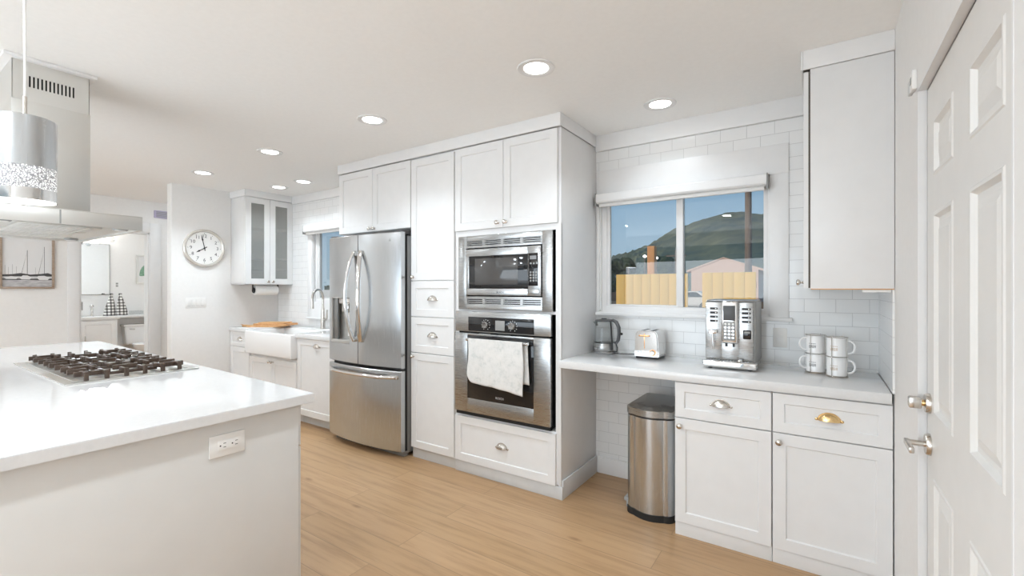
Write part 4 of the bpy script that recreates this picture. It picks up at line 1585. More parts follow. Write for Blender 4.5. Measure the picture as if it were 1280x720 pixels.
def mug(c, z, hdir, label, ink):
    t = thing('mug', label, 'mug', (c.x, c.y, z), 'stacked white mugs')
    G().lathe([(0, 0.0), (mr - 0.004, 0.0), (mr, 0.004), (mr, mh - 0.002), (mr - 0.0015, mh), (mr - 0.0035, mh - 0.002), (mr - 0.0035, 0.008), (0, 0.006)], (c.x, c.y, z), (0, 0, 1), 36, cap=False).build('cup', M['ceramic'], t)
    g = G()
    hd = Vector(hdir).normalized()
    pts = []
    for k in range(13):
        a = PI / 2 - PI * k / 12
        pts.append(Vector((c.x, c.y, z + mh * 0.52)) + hd * (mr - 0.003 + 0.036 * math.cos(a) ** 0.7 if math.cos(a) > 0 else mr - 0.003) + Vector((0, 0, 0.034 * math.sin(a))))
    g.tube(pts, 0.0052, 10)
    g.build('handle', M['ceramic'], t)
    # two short printed lines
    g = G()
    f = Vector((-0.30, -0.95, 0)).normalized()
    a0 = math.atan2(f.y, f.x)

    def letter(ua, ub, va, vb):
        n = 3
        vs = []
        for i in range(n + 1):
            a = a0 + (ua + (ub - ua) * i / n) / mr
            for v in (va, vb):
                vs.append((c.x + (mr + 0.0004) * math.cos(a), c.y + (mr + 0.0004) * math.sin(a), z + v))
        g._add(vs, [(2 * i, 2 * i + 2, 2 * i + 3, 2 * i + 1) for i in range(n)])
    for k in range(6):
        letter(-0.017 + 0.0058 * k, -0.0135 + 0.0058 * k, 0.055, 0.0585)
    for k in range(4):
        u = -0.017 + 0.0088 * k
        letter(u, u + 0.0018, 0.033, 0.048)
        letter(u + 0.005, u + 0.0065, 0.033, 0.048)
        for vv in ((0.033, 0.035), (0.0395, 0.0415), (0.046, 0.048))[(k % 2):]:
            letter(u, u + 0.0065, *vv)
    g.build('printed_lettering', ink, t, fix=False)


hl, hr = (-0.95, -0.30, 0), (1.0, -0.12, 0)
mug(ra, 0.931, hl, 'lower white mug of the stack nearer the coffee machine', M['ink'])
mug(ra, 1.034, hl, 'upper white mug of the stack nearer the coffee machine', M['ink'])
mug(rb, 0.931, hr, 'lower white mug of the stack nearer the entry door', M['goldink'])
mug(rb, 1.034, hr, 'upper white mug of the stack nearer the entry door', M['goldink'])

# --- pedal trash can
t = thing('trash_can', 'tall brushed steel pedal trash can under the worktop', 'trash can', (-0.87, 2.92, 0))
bx0, bx1, by0, by1 = -1.012, -0.722, 2.765, 3.16


def dsec(off=0.0, n=14):
    """D-shaped plan: straight back, corners rounded, front gently bowed"""
    pts = []
    x0, x1, y0, y1 = bx0 + off, bx1 - off, by0 + off, by1 - off
    r = 0.055
    for k in range(n + 1):
        s = k / n
        pts.append((x0 + r + (x1 - x0 - 2 * r) * s, y0 - 0.030 * (1 - (2 * s - 1) ** 2)))
    for cx_, cy_, a0 in ((x1 - r, y0 + r, -90), (x1 - 0.02, y1 - 0.02, 0), (x0 + 0.02, y1 - 0.02, 90), (x0 + r, y0 + r, 180)):
        rr = r if cy_ < by0 + 0.1 else 0.02
        for k in range(7):
            a = math.radians(a0 + 15 * k)
            pts.append((cx_ + rr * math.cos(a), cy_ + rr * math.sin(a)))
    return pts


I4 = Matrix.Identity(4)
G().prism(dsec(0.0), 0.040, 0.610, I4, True).build('body', M['steelv'], t)
G().prism(dsec(-0.003), 0.0, 0.040, I4, True).build('base_ring', M['rubber'], t)
G().prism(dsec(0.003), 0.610, 0.622, I4, True).build('seal', M['black'], t)
G().prism(dsec(-0.004), 0.622, 0.662, I4, True).build('lid_rim', M['steel'], t)
g = G()
P0, P1, P2 = dsec(0.004), dsec(0.022), dsec(0.05)
n = len(P0)
vs = [(x, y, 0.660) for x, y in P0] + [(x, y, 0.680) for x, y in P1] + [(x, y, 0.684) for x, y in P2]
fs = [(k * n + i, k * n + (i + 1) % n, (k + 1) * n + (i + 1) % n, (k + 1) * n + i) for k in range(2) for i in range(n)]
fs.append(tuple(range(2 * n, 3 * n)))
g._add(vs, fs, True)
g.build('lid', M['lidm'], t)
g = G()
g.box(-1.035, -0.995, 2.80, 2.87, 0.055, 0.078, 0.006)
g.box(-1.020, -1.006, 2.80, 2.87, 0.02, 0.06, 0.003)
g.build('pedal', M['mgrey'], t)

# ================================================================== ISLAND
IX0, IX1 = -5.00, -1.832
t = thing('kitchen_island', 'long white kitchen island with plain end panel in the foreground', 'kitchen island', (-3.4, 0.5, 0))
g = G()
g.box(IX0, IX1, -0.30, 1.100, 0.0, 0.910, 0.002)
g.build('body', M['isl'], t)
xa = IX0 + 0.01
ws = (IX1 - 0.016 - xa) / 5
for k in range(5):
    o = front('drawer', '+Y', xa + ws * (k + 1), 1.10, 0.728, ws - 0.004, 0.178, t, pull=True, material=M['isl'], fr=0.045)
    front('door', '+Y', xa + ws * (k + 1), 1.10, 0.100, ws - 0.004, 0.622, t, knob_at=(ws - 0.034, 0.59), material=M['isl'])
at(-3.4, 0.5, 0.91)
g = G()
q = [(-1.797, -0.36), (-1.797, 1.153), (-5.09, 1.262), (-5.18, -0.36)]
g.prism(q, 0.912, 0.950, I4)
bmesh.ops.bevel(g.bm, geom=list(g.bm.edges), offset=0.0025, segments=2, affect='EDGES')
tagged(g.build('island_worktop', M['quartz']), 'large glossy white quartz worktop of the foreground island', 'worktop')

# outlet on the island end
t = thing('island_outlet', 'white horizontal outlet plate on the end panel of the island', 'outlet', (IX1, 0.81, 0.82))
TS = T_face('+X', IX1, 0.757, 0.781)
G().box(0, 0.122, 0, 0.080, 0, 0.007, 0.002, TS).build('plate', M['plast'], t)
G().box(0.028, 0.107, 0.022, 0.058, 0.007, 0.0095, 0.001, TS).build('socket_face', M['plast'], t)
g = G()
for u in (0.035, 0.076):
    g.lathe([(0, 0.0088), (0.0028, 0.0088), (0.0028, 0.0098), (0, 0.0098)], (u, 0.040, 0), (0, 0, 1), 12, TS, cap=False)
    g.box(u + 0.010, u + 0.019, 0.046, 0.0482, 0.009, 0.0098, 0, TS)
    g.box(u + 0.010, u + 0.019, 0.032, 0.0342, 0.009, 0.0098, 0, TS)
g.build('socket_holes', M['slot'], t)

# --- gas cooktop
kx0, kx1, ky0, ky1, kz = -3.945, -2.872, 0.592, 1.140, 0.950
t = thing('gas_cooktop', 'stainless gas cooktop with dark cast-iron grates set into the island', 'cooktop', ((kx0 + kx1) / 2, (ky0 + ky1) / 2, kz))
g = G()
g.box(kx0, kx1, ky0, ky1, kz, kz + 0.007, 0.003)
for a, b_, c, d in ((kx0 + 0.05, kx1 - 0.05, ky0 + 0.04, ky0 + 0.046), (kx0 + 0.05, kx1 - 0.05, ky1 - 0.046, ky1 - 0.04), (kx0 + 0.05, kx0 + 0.056, ky0 + 0.04, ky1 - 0.04), (kx1 - 0.056, kx1 - 0.05, ky0 + 0.04, ky1 - 0.04)):
    g.box(a, b_, c, d, kz + 0.006, kz + 0.009, 0.001)
g.build('tray', M['hood'], t)
cxs = [kx0 + 0.20, (kx0 + kx1) / 2, kx1 - 0.20]
burners = [(cxs[0], ky0 + 0.155), (cxs[0], ky1 - 0.155), (cxs[1], ky0 + 0.22), (cxs[2], ky0 + 0.155), (cxs[2], ky1 - 0.155)]
for x, y in burners:
    br = G().lathe([(0, 0), (0.050, 0), (0.050, 0.004), (0.040, 0.010), (0.036, 0.014), (0, 0.014)], (x, y, kz + 0.006), (0, 0, 1), 28, cap=False).build('burner', M['steel'], t)
    G().lathe([(0, 0.0), (0.030, 0.0), (0.033, 0.003), (0.031, 0.008), (0, 0.010)], (x, y, kz + 0.020), (0, 0, 1), 28, cap=False).build('burner_cap', M['iron'], br)
zt, zb = kz + 0.046, kz + 0.026
for k, cx_ in enumerate(cxs):
    g = G()
    x0, x1, y0, y1 = cx_ - 0.158, cx_ + 0.158, ky0 + 0.060, ky1 - 0.060
    w = 0.007
    # tall fins along Y on three lines, crossed by short fingers along X
    for x in (x0 + 0.045, x1 - 0.045):
        g.box(x - w, x + w, y0 - 0.012, y0 + 0.125, zb - 0.004, zt, 0.002)
        g.box(x - w, x + w, y1 - 0.125, y1 + 0.012, zb - 0.004, zt, 0.002)
        g.box(x - w, x + w, y0 + 0.11, y1 - 0.11, zb - 0.010, zb + 0.004, 0.002)
    g.box(cx_ - w, cx_ + w, y0 - 0.012, y0 + 0.060, zb - 0.004, zt, 0.002)
    g.box(cx_ - w, cx_ + w, y1 - 0.060, y1 + 0.012, zb - 0.004, zt, 0.002)
    g.box(cx_ - w, cx_ + w, (y0 + y1) / 2 - 0.05, (y0 + y1) / 2 + 0.05, zb - 0.004, zt, 0.002)
    for j in range(6):
        y = y0 + 0.022 + (y1 - y0 - 0.044) * j / 5
        inner = 0.040 if j in (1, 4) else 0.075
        for xa_, xb_ in ((x0 - 0.006, cx_ - inner), (cx_ + inner, x1 + 0.006)):
            g.box(xa_, xb_, y - w, y + w, zb - 0.002, zt - 0.001, 0.002)
            xe = xa_ if xa_ < cx_ - 0.1 else xb_
            g.box(xe - 0.007, xe + 0.007, y - 0.009, y + 0.009, kz + 0.006, zt + 0.003, 0.003)
    g.build('grate', M['iron'], t)
for k in range(5):
    x, y = (kx0 + kx1) / 2 + 0.055 * (k - 2), ky1 - 0.085 - 0.03 * (k % 2)
    kb = G().lathe([(0, 0), (0.019, 0), (0.019, 0.012), (0.014, 0.030), (0, 0.032)], (x, y, kz + 0.007), (0, 0, 1), 18, cap=False).build('knob', M['black'] if k % 2 else M['chrome'], t)
    G().box(x - 0.003, x + 0.003, y - 0.016, y + 0.016, kz + 0.036, kz + 0.044, 0.001).build('knob_grip', M['chrome'], kb)

# --- range hood
t = thing('range_hood', 'stainless island range hood with slotted chimney hanging over the cooktop', 'range hood', (-3.5, 0.64, 1.70))
g = G()
hx0, hx1, hy0, hy1, hz0, hz1 = -4.08, -3.0, 0.355, 0.922, 1.705, 1.778
# canopy as a hollow tray
g.box(hx0, hx1, hy0, hy1, hz1 - 0.004, hz1, 0.001)
g.box(hx1 - 0.012, hx1, hy0, hy1, hz0, hz1 - 0.004, 0.001)
g.box(hx0, hx0 + 0.012, hy0, hy1, hz0, hz1 - 0.004, 0.001)
g.box(hx0 + 0.012, hx1 - 0.012, hy0, hy0 + 0.012, hz0, hz1 - 0.004, 0.001)
g.box(hx0 + 0.012, hx1 - 0.012, hy1 - 0.012, hy1, hz0, hz1 - 0.004, 0.001)
g.build('canopy', M['hood'], t)
g = G()
g.box(hx0 + 0.012, hx1 - 0.012, hy0 + 0.012, hy1 - 0.012, hz0 + 0.012, hz0 + 0.020)
g.build('underside_panel', M['hood'], t)
for k in range(3):
    f_ = G().box(hx0 + 0.15 + 0.27 * k, hx0 + 0.40 + 0.27 * k, hy0 + 0.13, hy1 - 0.13, hz0 + 0.004, hz0 + 0.012, 0.002).build('grease_filter', M['hood'], t)
    g = G()
    for j in range(10):
        yj = hy0 + 0.15 + 0.027 * j
        g.box(hx0 + 0.16 + 0.27 * k, hx0 + 0.39 + 0.27 * k, yj, yj + 0.008, hz0 + 0.001, hz0 + 0.005)
    g.build('filter_baffle', M['hood'], f_)
G().box(hx1 - 0.0005, hx1 + 0.001, 0.600, 0.606, hz0 + 0.002, hz1 - 0.004).build('seam', M['mgrey'], t)
for x, y in ((hx1 - 0.09, hy1 - 0.07), (hx1 - 0.09, hy0 + 0.07), (hx0 + 0.09, hy1 - 0.07)):
    lamp = G().lathe([(0, 0), (0.030, 0), (0.034, 0.004), (0.034, 0.012), (0, 0.012)], (x, y, hz0), (0, 0, 1), 24, cap=False).build('hood_lamp', M['mgrey'], t)
    G().lathe([(0, -0.001), (0.024, -0.001), (0.024, 0.001), (0, 0.001)], (x, y, hz0), (0, 0, 1), 20, cap=False).build('lens', M['plast'], lamp)
g = G()
cx0, cx1, cy0_, cy1_ = -3.70, -3.30, 0.487, 0.782
zs_ = 2.340
g.box(cx0, cx1, cy0_, cy1_, hz1, zs_, 0.002)
g.build('chimney_lower', M['hood'], t)
# upper sleeve with open vent slots on the island-end face
g = G()
ins = 0.003
x1_, y0_, y1_ = cx1 - ins, cy0_ + ins, cy1_ - ins
zt0, zt1 = zs_, 2.537
sl0, sl1 = 2.412, 2.468
ys_ = [0.552 + 0.0148 * k for k in range(12)]
g.box(cx0 + ins, cx0 + ins + 0.002, y0_, y1_, zt0, zt1)
g.box(cx0 + ins, x1_, y0_, y0_ + 0.002, zt0, zt1)
g.box(cx0 + ins, x1_, y1_ - 0.002, y1_, zt0, zt1)
g.box(x1_ - 0.002, x1_, y0_, y1_, zt0, sl0)
g.box(x1_ - 0.002, x1_, y0_, y1_, sl1, zt1)
edges = [y0_] + [v for y in ys_ for v in (y - 0.0033, y + 0.0033)] + [y1_]
for k in range(0, len(edges), 2):
    g.box(x1_ - 0.002, x1_, edges[k], edges[k + 1], sl0, sl1)
g.build('chimney_upper', M['hood'], t)
G().box(cx0 + 0.03, cx1 - 0.03, cy0_ + 0.03, cy1_ - 0.03, zt0, zt1).build('duct', M['slot'], t)
G().box(cx0 - 0.025, cx1 + 0.025, cy0_ - 0.03, cy1_ + 0.025, 2.537, CEIL, 0.003).build('ceiling_collar', M['trimw'], t)
# glass capsule bulbs clipped along the aisle edge of the canopy
for k, x in enumerate((-3.95, -3.72, -3.50)):
    hk = G().box(x - 0.012, x + 0.012, hy1, hy1 + 0.010, hz0 + 0.004, hz0 + 0.03, 0.002).build('clip', M['chrome'], t)
    G().lathe([(0, -0.040), (0.008, -0.038), (0.013, -0.028), (0.012, -0.014), (0.005, -0.004), (0.004, 0.012), (0, 0.012)], (x, hy1 + 0.005, hz0 + 0.006), (0, 0, 1), 16, cap=False).build('bulb', M['kglass'], hk)

# --- pendant lamp
px_, py_ = -2.205, 0.357
t = thing('pendant_lamp', 'polished steel cylinder pendant with a glittering crystal band over the island', 'pendant lamp', (px_, py_, 1.69))
pr = 0.0775
pz0, pz1 = 1.688, 1.965
G().lathe([(pr - 0.004, pz1 - 1.80 + 0.0), (pr, pz1 - 1.80 - 0.003), (pr, 1.80 - 1.80)], (px_, py_, 1.80), (0, 0, 1), 56, cap=False).build('shade_upper', M['steelv'], t)
G().lathe([(0, 0.0), (pr - 0.002, 0.0), (pr - 0.002, 0.003), (0, 0.004)], (px_, py_, pz1 - 0.004), (0, 0, 1), 48, cap=False).build('shade_cap', M['chrome'], t)
G().lathe([(pr - 0.001, 0), (pr - 0.001, 0.075)], (px_, py_, 1.727), (0, 0, 1), 56, cap=False).build('crystal_band', M['crystal'], t)
G().lathe([(pr, 0.0), (pr, 0.038)], (px_, py_, 1.689), (0, 0, 1), 56, cap=False).build('shade_lower', M['chrome'], t)
G().lathe([(0, 0.0), (pr - 0.003, 0.0), (pr - 0.003, 0.003), (0, 0.003)], (px_, py_, 1.690), (0, 0, 1), 48, cap=False).build('lit_lens', M['glow'], t)
G().cyl((px_, py_, pz1), (px_, py_, pz1 + 0.075), 0.006, 12).build('socket_stem', M['nickel'], t)
G().cyl((px_, py_, pz1 + 0.07), (px_, py_, CEIL - 0.02), 0.0035, 10).build('cord', M['plast'], t)
G().lathe([(0, 0), (0.055, 0), (0.06, 0.006), (0.06, 0.02), (0, 0.02)], (px_, py_, CEIL - 0.020), (0, 0, 1), 32, cap=False).build('ceiling_rose', M['plast'], t)
area('pendant_light', (px_, py_, 1.684), 0.13, 0.7, LAMP_COL, (0, 0, -1), disk=True)

# ================================================================== HALL AND BATHROOM
# framed photograph of boats
TP = T_face('+X', XH, 1.005, 1.392)
t = thing('framed_picture', 'wood-framed photo of two sailboats moored in a harbour on the hall wall', 'picture', (XH, 1.22, 1.392))
PW, PH, PF = 0.435, 0.612, 0.022
g = G()
g.box(0, PW, 0, PF, 0, 0.03, 0.002, TP)
g.box(0, PW, PH - PF, PH, 0, 0.03, 0.002, TP)
g.box(0, PF, PF, PH - PF, 0, 0.03, 0.002, TP)
g.box(PW - PF, PW, PF, PH - PF, 0, 0.03, 0.002, TP)
g.build('frame', M['framew'], t)
pr_ = G().box(PF, PW - PF, PF, PH - PF, 0.004, 0.012, 0, TP).build('print', M['canvas'], t)
G().box(PF, PW - PF, PF, PF + 0.105, 0.012, 0.0125, 0, TP).build('printed_water', M['canvas2'], pr_)
g = G()
g.prism([(PF, 0.135), (PF, 0.158), (0.10, 0.162), (0.16, 0.175), (0.24, 0.160), (0.33, 0.170), (0.38, 0.180), (PW - PF, 0.165), (PW - PF, 0.14)], 0.0125, 0.013, TP)
g.box(PF, PW - PF, 0.098, 0.112, 0.0125, 0.0132, 0, TP)
for u, v0, v1 in ((0.215, 0.15, 0.435), (0.352, 0.15, 0.48)):
    g.box(u - 0.0016, u + 0.0016, v0, v1, 0.013, 0.0135, 0, TP)
for u, v0, v1 in ((0.045, 0.15, 0.26), (0.07, 0.15, 0.24), (0.10, 0.15, 0.27), (0.13, 0.15, 0.25), (0.28, 0.15, 0.24)):
    g.box(u - 0.0006, u + 0.0006, v0, v1, 0.013, 0.0135, 0, TP)
for (ua, va), (ub, vb) in (((0.165, 0.15), (0.214, 0.42)), ((0.300, 0.15), (0.352, 0.46))):
    g.prism([(ua, va), (ua + 0.003, va), (ub, vb)], 0.013, 0.0135, TP)
g.build('printed_shoreline_and_masts', M['ink'], pr_)
for pts_ in ([(0.035, 0.128), (0.05, 0.108), (0.13, 0.108), (0.145, 0.132), (0.09, 0.140)], [(0.155, 0.120), (0.17, 0.104), (0.235, 0.104), (0.25, 0.130), (0.215, 0.150), (0.18, 0.150)], [(0.295, 0.118), (0.31, 0.100), (0.38, 0.100), (0.40, 0.130), (0.35, 0.148), (0.30, 0.145)]):
    G().prism(pts_, 0.0135, 0.014, TP).build('printed_boat', M['canvas'], pr_)

# mirror with vanity light over it
XBW = -10.6
t = thing('bathroom_mirror', 'tall frameless-looking mirror with thin silver edge above the vanity', 'mirror', (XBW, 2.6, 1.27))
TM = T_face('+X', XBW, 2.35, 1.278)
G().box(0, 0.425, 0, 0.905, 0, 0.018, 0.003, TM).build('frame', M['steel'], t)
G().box(0.012, 0.413, 0.012, 0.893, 0.018, 0.020, 0, TM).build('glass', M['mirror'], t)
t = thing('vanity_light', 'bright bar light above the bathroom mirror', 'wall light', (XBW, 2.55, 2.33))
G().box(XBW, XBW + 0.03, 2.35, 2.75, 2.34, 2.42, 0.004).build('backplate', M['chrome'], t)
for k in range(3):
    G().lathe([(0, 0), (0.03, 0.0), (0.045, 0.05), (0.045, 0.11), (0, 0.11)], (XBW + 0.075, 2.41 + 0.14 * k, 2.30), (0, 0, 1), 20, cap=False).build('glass_shade', M['glow2'], t)
area('vanity_lamp', (XBW + 0.16, 2.55, 2.36), 0.4, 40, LAMP_COL, (1, 0, -0.2), size_y=0.12)

t = thing('bathroom_vanity', 'white bathroom vanity with a panelled door under the mirror', 'vanity', (-10.35, 2.3, 0))
G().box(XBW + 0.002, -10.13, 1.60, 2.755, 0.08, 0.865, 0.003).build('body', M['white'], t)
G().box(XBW + 0.002, -10.10, 1.58, 2.785, 0.865, 0.915, 0.004).build('countertop', M['quartz'], t)
for y in (1.70, 2.27):
    o = G().shaker(T_face('+X', -10.13, y, 0.12), 0.46, 0.72, fr=0.06).build('door', M['white'], t)
    G().box(-10.105, -10.085, y + 0.05, y + 0.065, 0.45, 0.60, 0.003).build('bar_handle', M['nickel'], o)
t = thing('bathroom_faucet', 'chrome single-lever faucet on the bathroom vanity', 'faucet', (-10.35, 2.46, 0.915))
g = G()
g.lathe([(0, 0), (0.028, 0), (0.028, 0.006), (0.020, 0.012), (0.018, 0.15), (0, 0.155)], (-10.35, 2.47, 0.915), (0, 0, 1), 20, cap=False)
g.tube([(-10.35, 2.47, 1.03), (-10.27, 2.45, 1.07), (-10.20, 2.44, 1.04), (-10.19, 2.44, 1.0)], 0.012, 10)
g.build('body', M['chrome'], t)
G().lathe([(0, 0), (0.026, 0.0), (0.03, 0.02), (0.022, 0.04), (0, 0.045)], (-10.35, 2.47, 1.07), (0, 0, 1), 18, cap=False).build('handle', M['chrome'], t)

at(-10.45, 3.3, 0.87)
tagged(G().box(XBW, -10.28, 2.80, 4.18, 0.872, 0.915, 0.004).build('toilet_shelf', M['quartz']), 'white ledge shelf running above the toilet', 'shelf')
# draped plaid towels, two of them in a tent shape


def draped(yc, w, lean, lb):
    at(-10.36, yc, 0.915)
    g = G()

    def f(u, v):
        a = 2 * PI * u
        h = v
        prof = (1 - h ** 1.6) ** 0.9
        fold = 1 + 0.13 * math.sin(a * 5 + 2 * h) * (1 - h)
        r = (0.012 + w * prof) * fold
        return Vector((-10.36 + 0.8 * r * math.cos(a), yc + r * math.sin(a) + lean * h, 0.916 + 0.36 * h))
    g.grid(f, 40, 16)
    g.lathe([(0, 0.0), (0.022, 0.006), (0.026, 0.02), (0.02, 0.035), (0, 0.04)], (-10.36, yc + lean, 1.268), (0, 0, 1), 14, cap=False)
    tagged(g.build('hand_towel', M['plaid']), lb, 'towel', 'plaid towels on the bathroom ledge')


draped(2.705, 0.070, 0.03, 'black and white plaid hand towel gathered upright nearer the faucet')
draped(2.878, 0.070, -0.02, 'black and white plaid hand towel gathered upright nearer the toilet shelf')
# toilet
t = thing('toilet', 'white toilet with tank and chrome flush lever beside the vanity', 'toilet', (-10.2, 3.2, 0))
g = G()
Tt = T_face('+X', XBW + 0.01, 2.93, 0.37)
g.prism([(0.03, 0.0), (0.0, 0.33), (0.46, 0.33), (0.43, 0.0)], 0, 0.19, Tt)
bmesh.ops.bevel(g.bm, geom=list(g.bm.edges), offset=0.012, segments=3, affect='EDGES')
tk = g.build('tank', M['ceramic'], t)
G().box(XBW + 0.005, XBW + 0.215, 2.915, 3.405, 0.70, 0.735, 0.008, seg=3).build('tank_lid', M['ceramic'], t)
g = G()
g.tube([(XBW + 0.21, 3.0, 0.655), (XBW + 0.225, 3.0, 0.655), (XBW + 0.228, 3.07, 0.650)], 0.009, 10)
g.build('flush_lever', M['chrome'], tk)


def bowl(u, v):
    a = 2 * PI * u
    rx, ry = 0.27, 0.185
    prof = [(0.55, 0.0), (0.50, 0.10), (0.60, 0.20), (0.92, 0.33), (1.0, 0.385), (0.98, 0.39), (0.80, 0.385), (0.6, 0.25)]
    k = v * (len(prof) - 1)
    i = min(int(k), len(prof) - 2)
    s = k - i
    r = prof[i][0] * (1 - s) + prof[i + 1][0] * s
    z = prof[i][1] * (1 - s) + prof[i + 1][1] * s
    return Vector((-10.10 + rx * r * math.cos(a), 3.16 + ry * r * math.sin(a), z))


G().grid(bowl, 36, 21).build('bowl', M['ceramic'], t)
G().lathe([(0, 0.0), (0.19, 0.0), (0.195, 0.01), (0.185, 0.022), (0, 0.025)], (0, 0, 0), (0, 0, 1), 36, Matrix.Translation((-10.10, 3.16, 0.392)) @ Matrix.Diagonal((1.42, 1.0, 1, 1)), cap=False).build('seat_lid', M['ceramic'], t)
# small basket / roll on the toilet lid side
# framed leaf print
TP = T_face('+X', XBW, 3.155, 1.478)
t = thing('framed_leaf_print', 'white-framed print of a green leaf on the bathroom wall', 'picture', (XBW, 3.36, 1.478))
g = G()
w_, h_, f_ = 0.42, 0.545, 0.03
g.box(0, w_, 0, f_, 0, 0.025, 0.002, TP)
g.box(0, w_, h_ - f_, h_, 0, 0.025, 0.002, TP)
g.box(0, f_, f_, h_ - f_, 0, 0.025, 0.002, TP)
g.box(w_ - f_, w_, f_, h_ - f_, 0, 0.025, 0.002, TP)
g.build('frame', M['hood'], t)
pp = G().box(f_, w_ - f_, f_, h_ - f_, 0.004, 0.010, 0, TP).build('print', M['canvas'], t)
g = G()
lp = []
for k in range(25):
    s = k / 24
    lp.append((0.05 + 0.25 * s - 0.075 * math.sin(PI * s) ** 0.8 * 0.8, 0.15 + 0.24 * s + 0.075 * math.sin(PI * s) ** 0.8))
for k in range(23, 0, -1):
    s = k / 24
    lp.append((0.05 + 0.25 * s + 0.07 * math.sin(PI * s) ** 0.8 * 0.8, 0.15 + 0.24 * s - 0.07 * math.sin(PI * s) ** 0.8))
g.prism(lp, 0.010, 0.011, TP)
g.build('printed_leaf', M['leafink'], pp)
# bathroom outlet
t = thing('bathroom_outlet', 'white outlet plate on the bathroom wall above the plaid towels', 'outlet', (XBW, 2.87, 1.45))
TS = T_face('+X', XBW, 2.84, 1.40)
G().box(0, 0.07, 0, 0.115, 0, 0.006, 0.002, TS).build('plate', M['plast'], t)
g = G()
for v in (0.022, 0.065):
    g.box(0.018, 0.052, v, v + 0.030, 0.006, 0.008, 0.001, TS)
g.build('socket', M['mgrey'], t)
# soap bottle and tray on the ledge
t = thing('soap_dispenser', 'clear pump soap bottle on the ledge over the toilet', 'soap dispenser', (-10.42, 3.27, 0.915))
G().lathe([(0, 0), (0.032, 0), (0.034, 0.01), (0.034, 0.12), (0.014, 0.145), (0.012, 0.16), (0, 0.16)], (-10.42, 3.27, 0.915), (0, 0, 1), 20, cap=False).build('bottle', M['ceramic'], t)
g = G()
g.cyl((-10.42, 3.27, 1.075), (-10.42, 3.27, 1.115), 0.005)
g.box(-10.425, -10.375, 3.262, 3.278, 1.112, 1.124, 0.003)
g.build('pump', M['dgrey'], t)
at(-10.42, 3.1, 0.915)
tagged(G().box(-10.50, -10.36, 3.02, 3.20, 0.915, 0.985, 0.01, seg=3).build('storage_tray', M['kglass']), 'low clear tray on the ledge over the toilet tank', 'tray')

# ================================================================== OUTDOORS
GZ = -0.25
structure('ground', G().box(-60, 60, 3.6, 420, GZ - 0.5, GZ), M['yard'])


def hillside():
    sky = [(-1.6, 2), (-1.1, 4), (-0.9, 12), (-0.62, 19), (-0.52, 21), (-0.46, 23), (-0.40, 25), (-0.365, 27), (-0.332, 30), (-0.295, 37), (-0.2546, 43.5), (-0.23, 44), (-0.198, 47), (-0.16, 51), (-0.125, 51.4), (-0.09, 48.8), (-0.04, 46), (0.2, 44), (0.6, 40)]

    def top(a):
        for (a0, h0), (a1, h1) in zip(sky, sky[1:]):
            if a0 <= a <= a1:
                s = (a - a0) / (a1 - a0)
                return h0 + (h1 - h0) * s
        return 22
    rnd = random.Random(3)
    ph = [rnd.uniform(0, 6.28) for _ in range(12)]

    def f(u, v):
        a = -1.5 + 2.1 * u
        y = 110 + 300 * v
        h = top(a) * min(1.0, v / 0.75) ** 1.25
        n = sum(math.sin(a * (13 + 9 * k) + ph[k] + v * (3 + 2 * k)) / (k + 1.5) for k in range(6))
        n2 = math.sin(a * 61 + ph[7] + 5 * math.sin(v * 7)) * math.sin(v * 31 + a * 40)
        if a < -0.24:
            h += rnd.uniform(0, 2.6) * min(1, v * 3) * min(1, (-0.24 - a) * 12)
        else:
            h += rnd.uniform(0, 0.7) * min(1, v * 3)
        h += 1.5 * n * min(1, v * 2) + 0.5 * n2 * min(1, v * 3)
        return Vector((a * y, y, GZ + max(h, 0) * (1 if v < 0.78 else 1 - (v - 0.78) * 1.5)))
    g = G()
    g.grid(f, 420, 60)
    return g


o = structure('hill', hillside(), M['hill'])


# yellow panels added outside, standing in for reflections in the window glass
def reflection_panel(x0, x1, y, z1, label):
    t = thing('reflection_panel', label, 'reflection panel', ((x0 + x1) / 2, y, GZ), 'yellow reflection panels outside the window')
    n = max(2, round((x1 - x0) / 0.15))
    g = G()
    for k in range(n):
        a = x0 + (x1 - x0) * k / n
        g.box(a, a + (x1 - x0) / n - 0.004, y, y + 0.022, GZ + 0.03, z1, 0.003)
    g.build('boards', M['reflected'], t)
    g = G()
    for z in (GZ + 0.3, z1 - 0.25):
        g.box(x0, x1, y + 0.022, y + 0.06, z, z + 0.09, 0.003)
    g.build('rail', M['streak'], t)


reflection_panel(-3.10, -2.00, 8.0, 1.645, 'yellow panel standing in for a window reflection, seen through the window sash nearer the ovens')
reflection_panel(-1.99, -1.845, 8.0, 1.645, 'very narrow yellow window-reflection panel outside right beside the window mullion')
reflection_panel(-1.62, -0.83, 8.0, 1.650, 'yellow window-reflection panel outside behind the coffee machine')
reflection_panel(-0.62, 0.3, 8.0, 1.660, 'yellow window-reflection panel outside at the edge of the window by the wall cabinet')
at(-2.45, 8.25, GZ)  # orange post added in place of a warm reflection in the pane
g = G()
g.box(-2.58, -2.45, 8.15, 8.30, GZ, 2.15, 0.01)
tagged(g.build('reflection_post', M['streak']), 'tall orange post standing in for a window reflection', 'post')


def utility_pole(x, y, h, r, label, arm=False):
    t = thing('utility_pole', label, 'utility pole', (x, y, GZ), 'utility poles outside')
    G().cyl((x, y, GZ), (x, y, GZ + h), r * 1.1, 14, r * 0.8).build('pole', M['polew'], t)
    if arm:
        G().box(x - 0.9, x + 0.9, y - 0.06, y + 0.06, GZ + h - 0.6, GZ + h - 0.48, 0.01).build('crossarm', M['polew'], t)


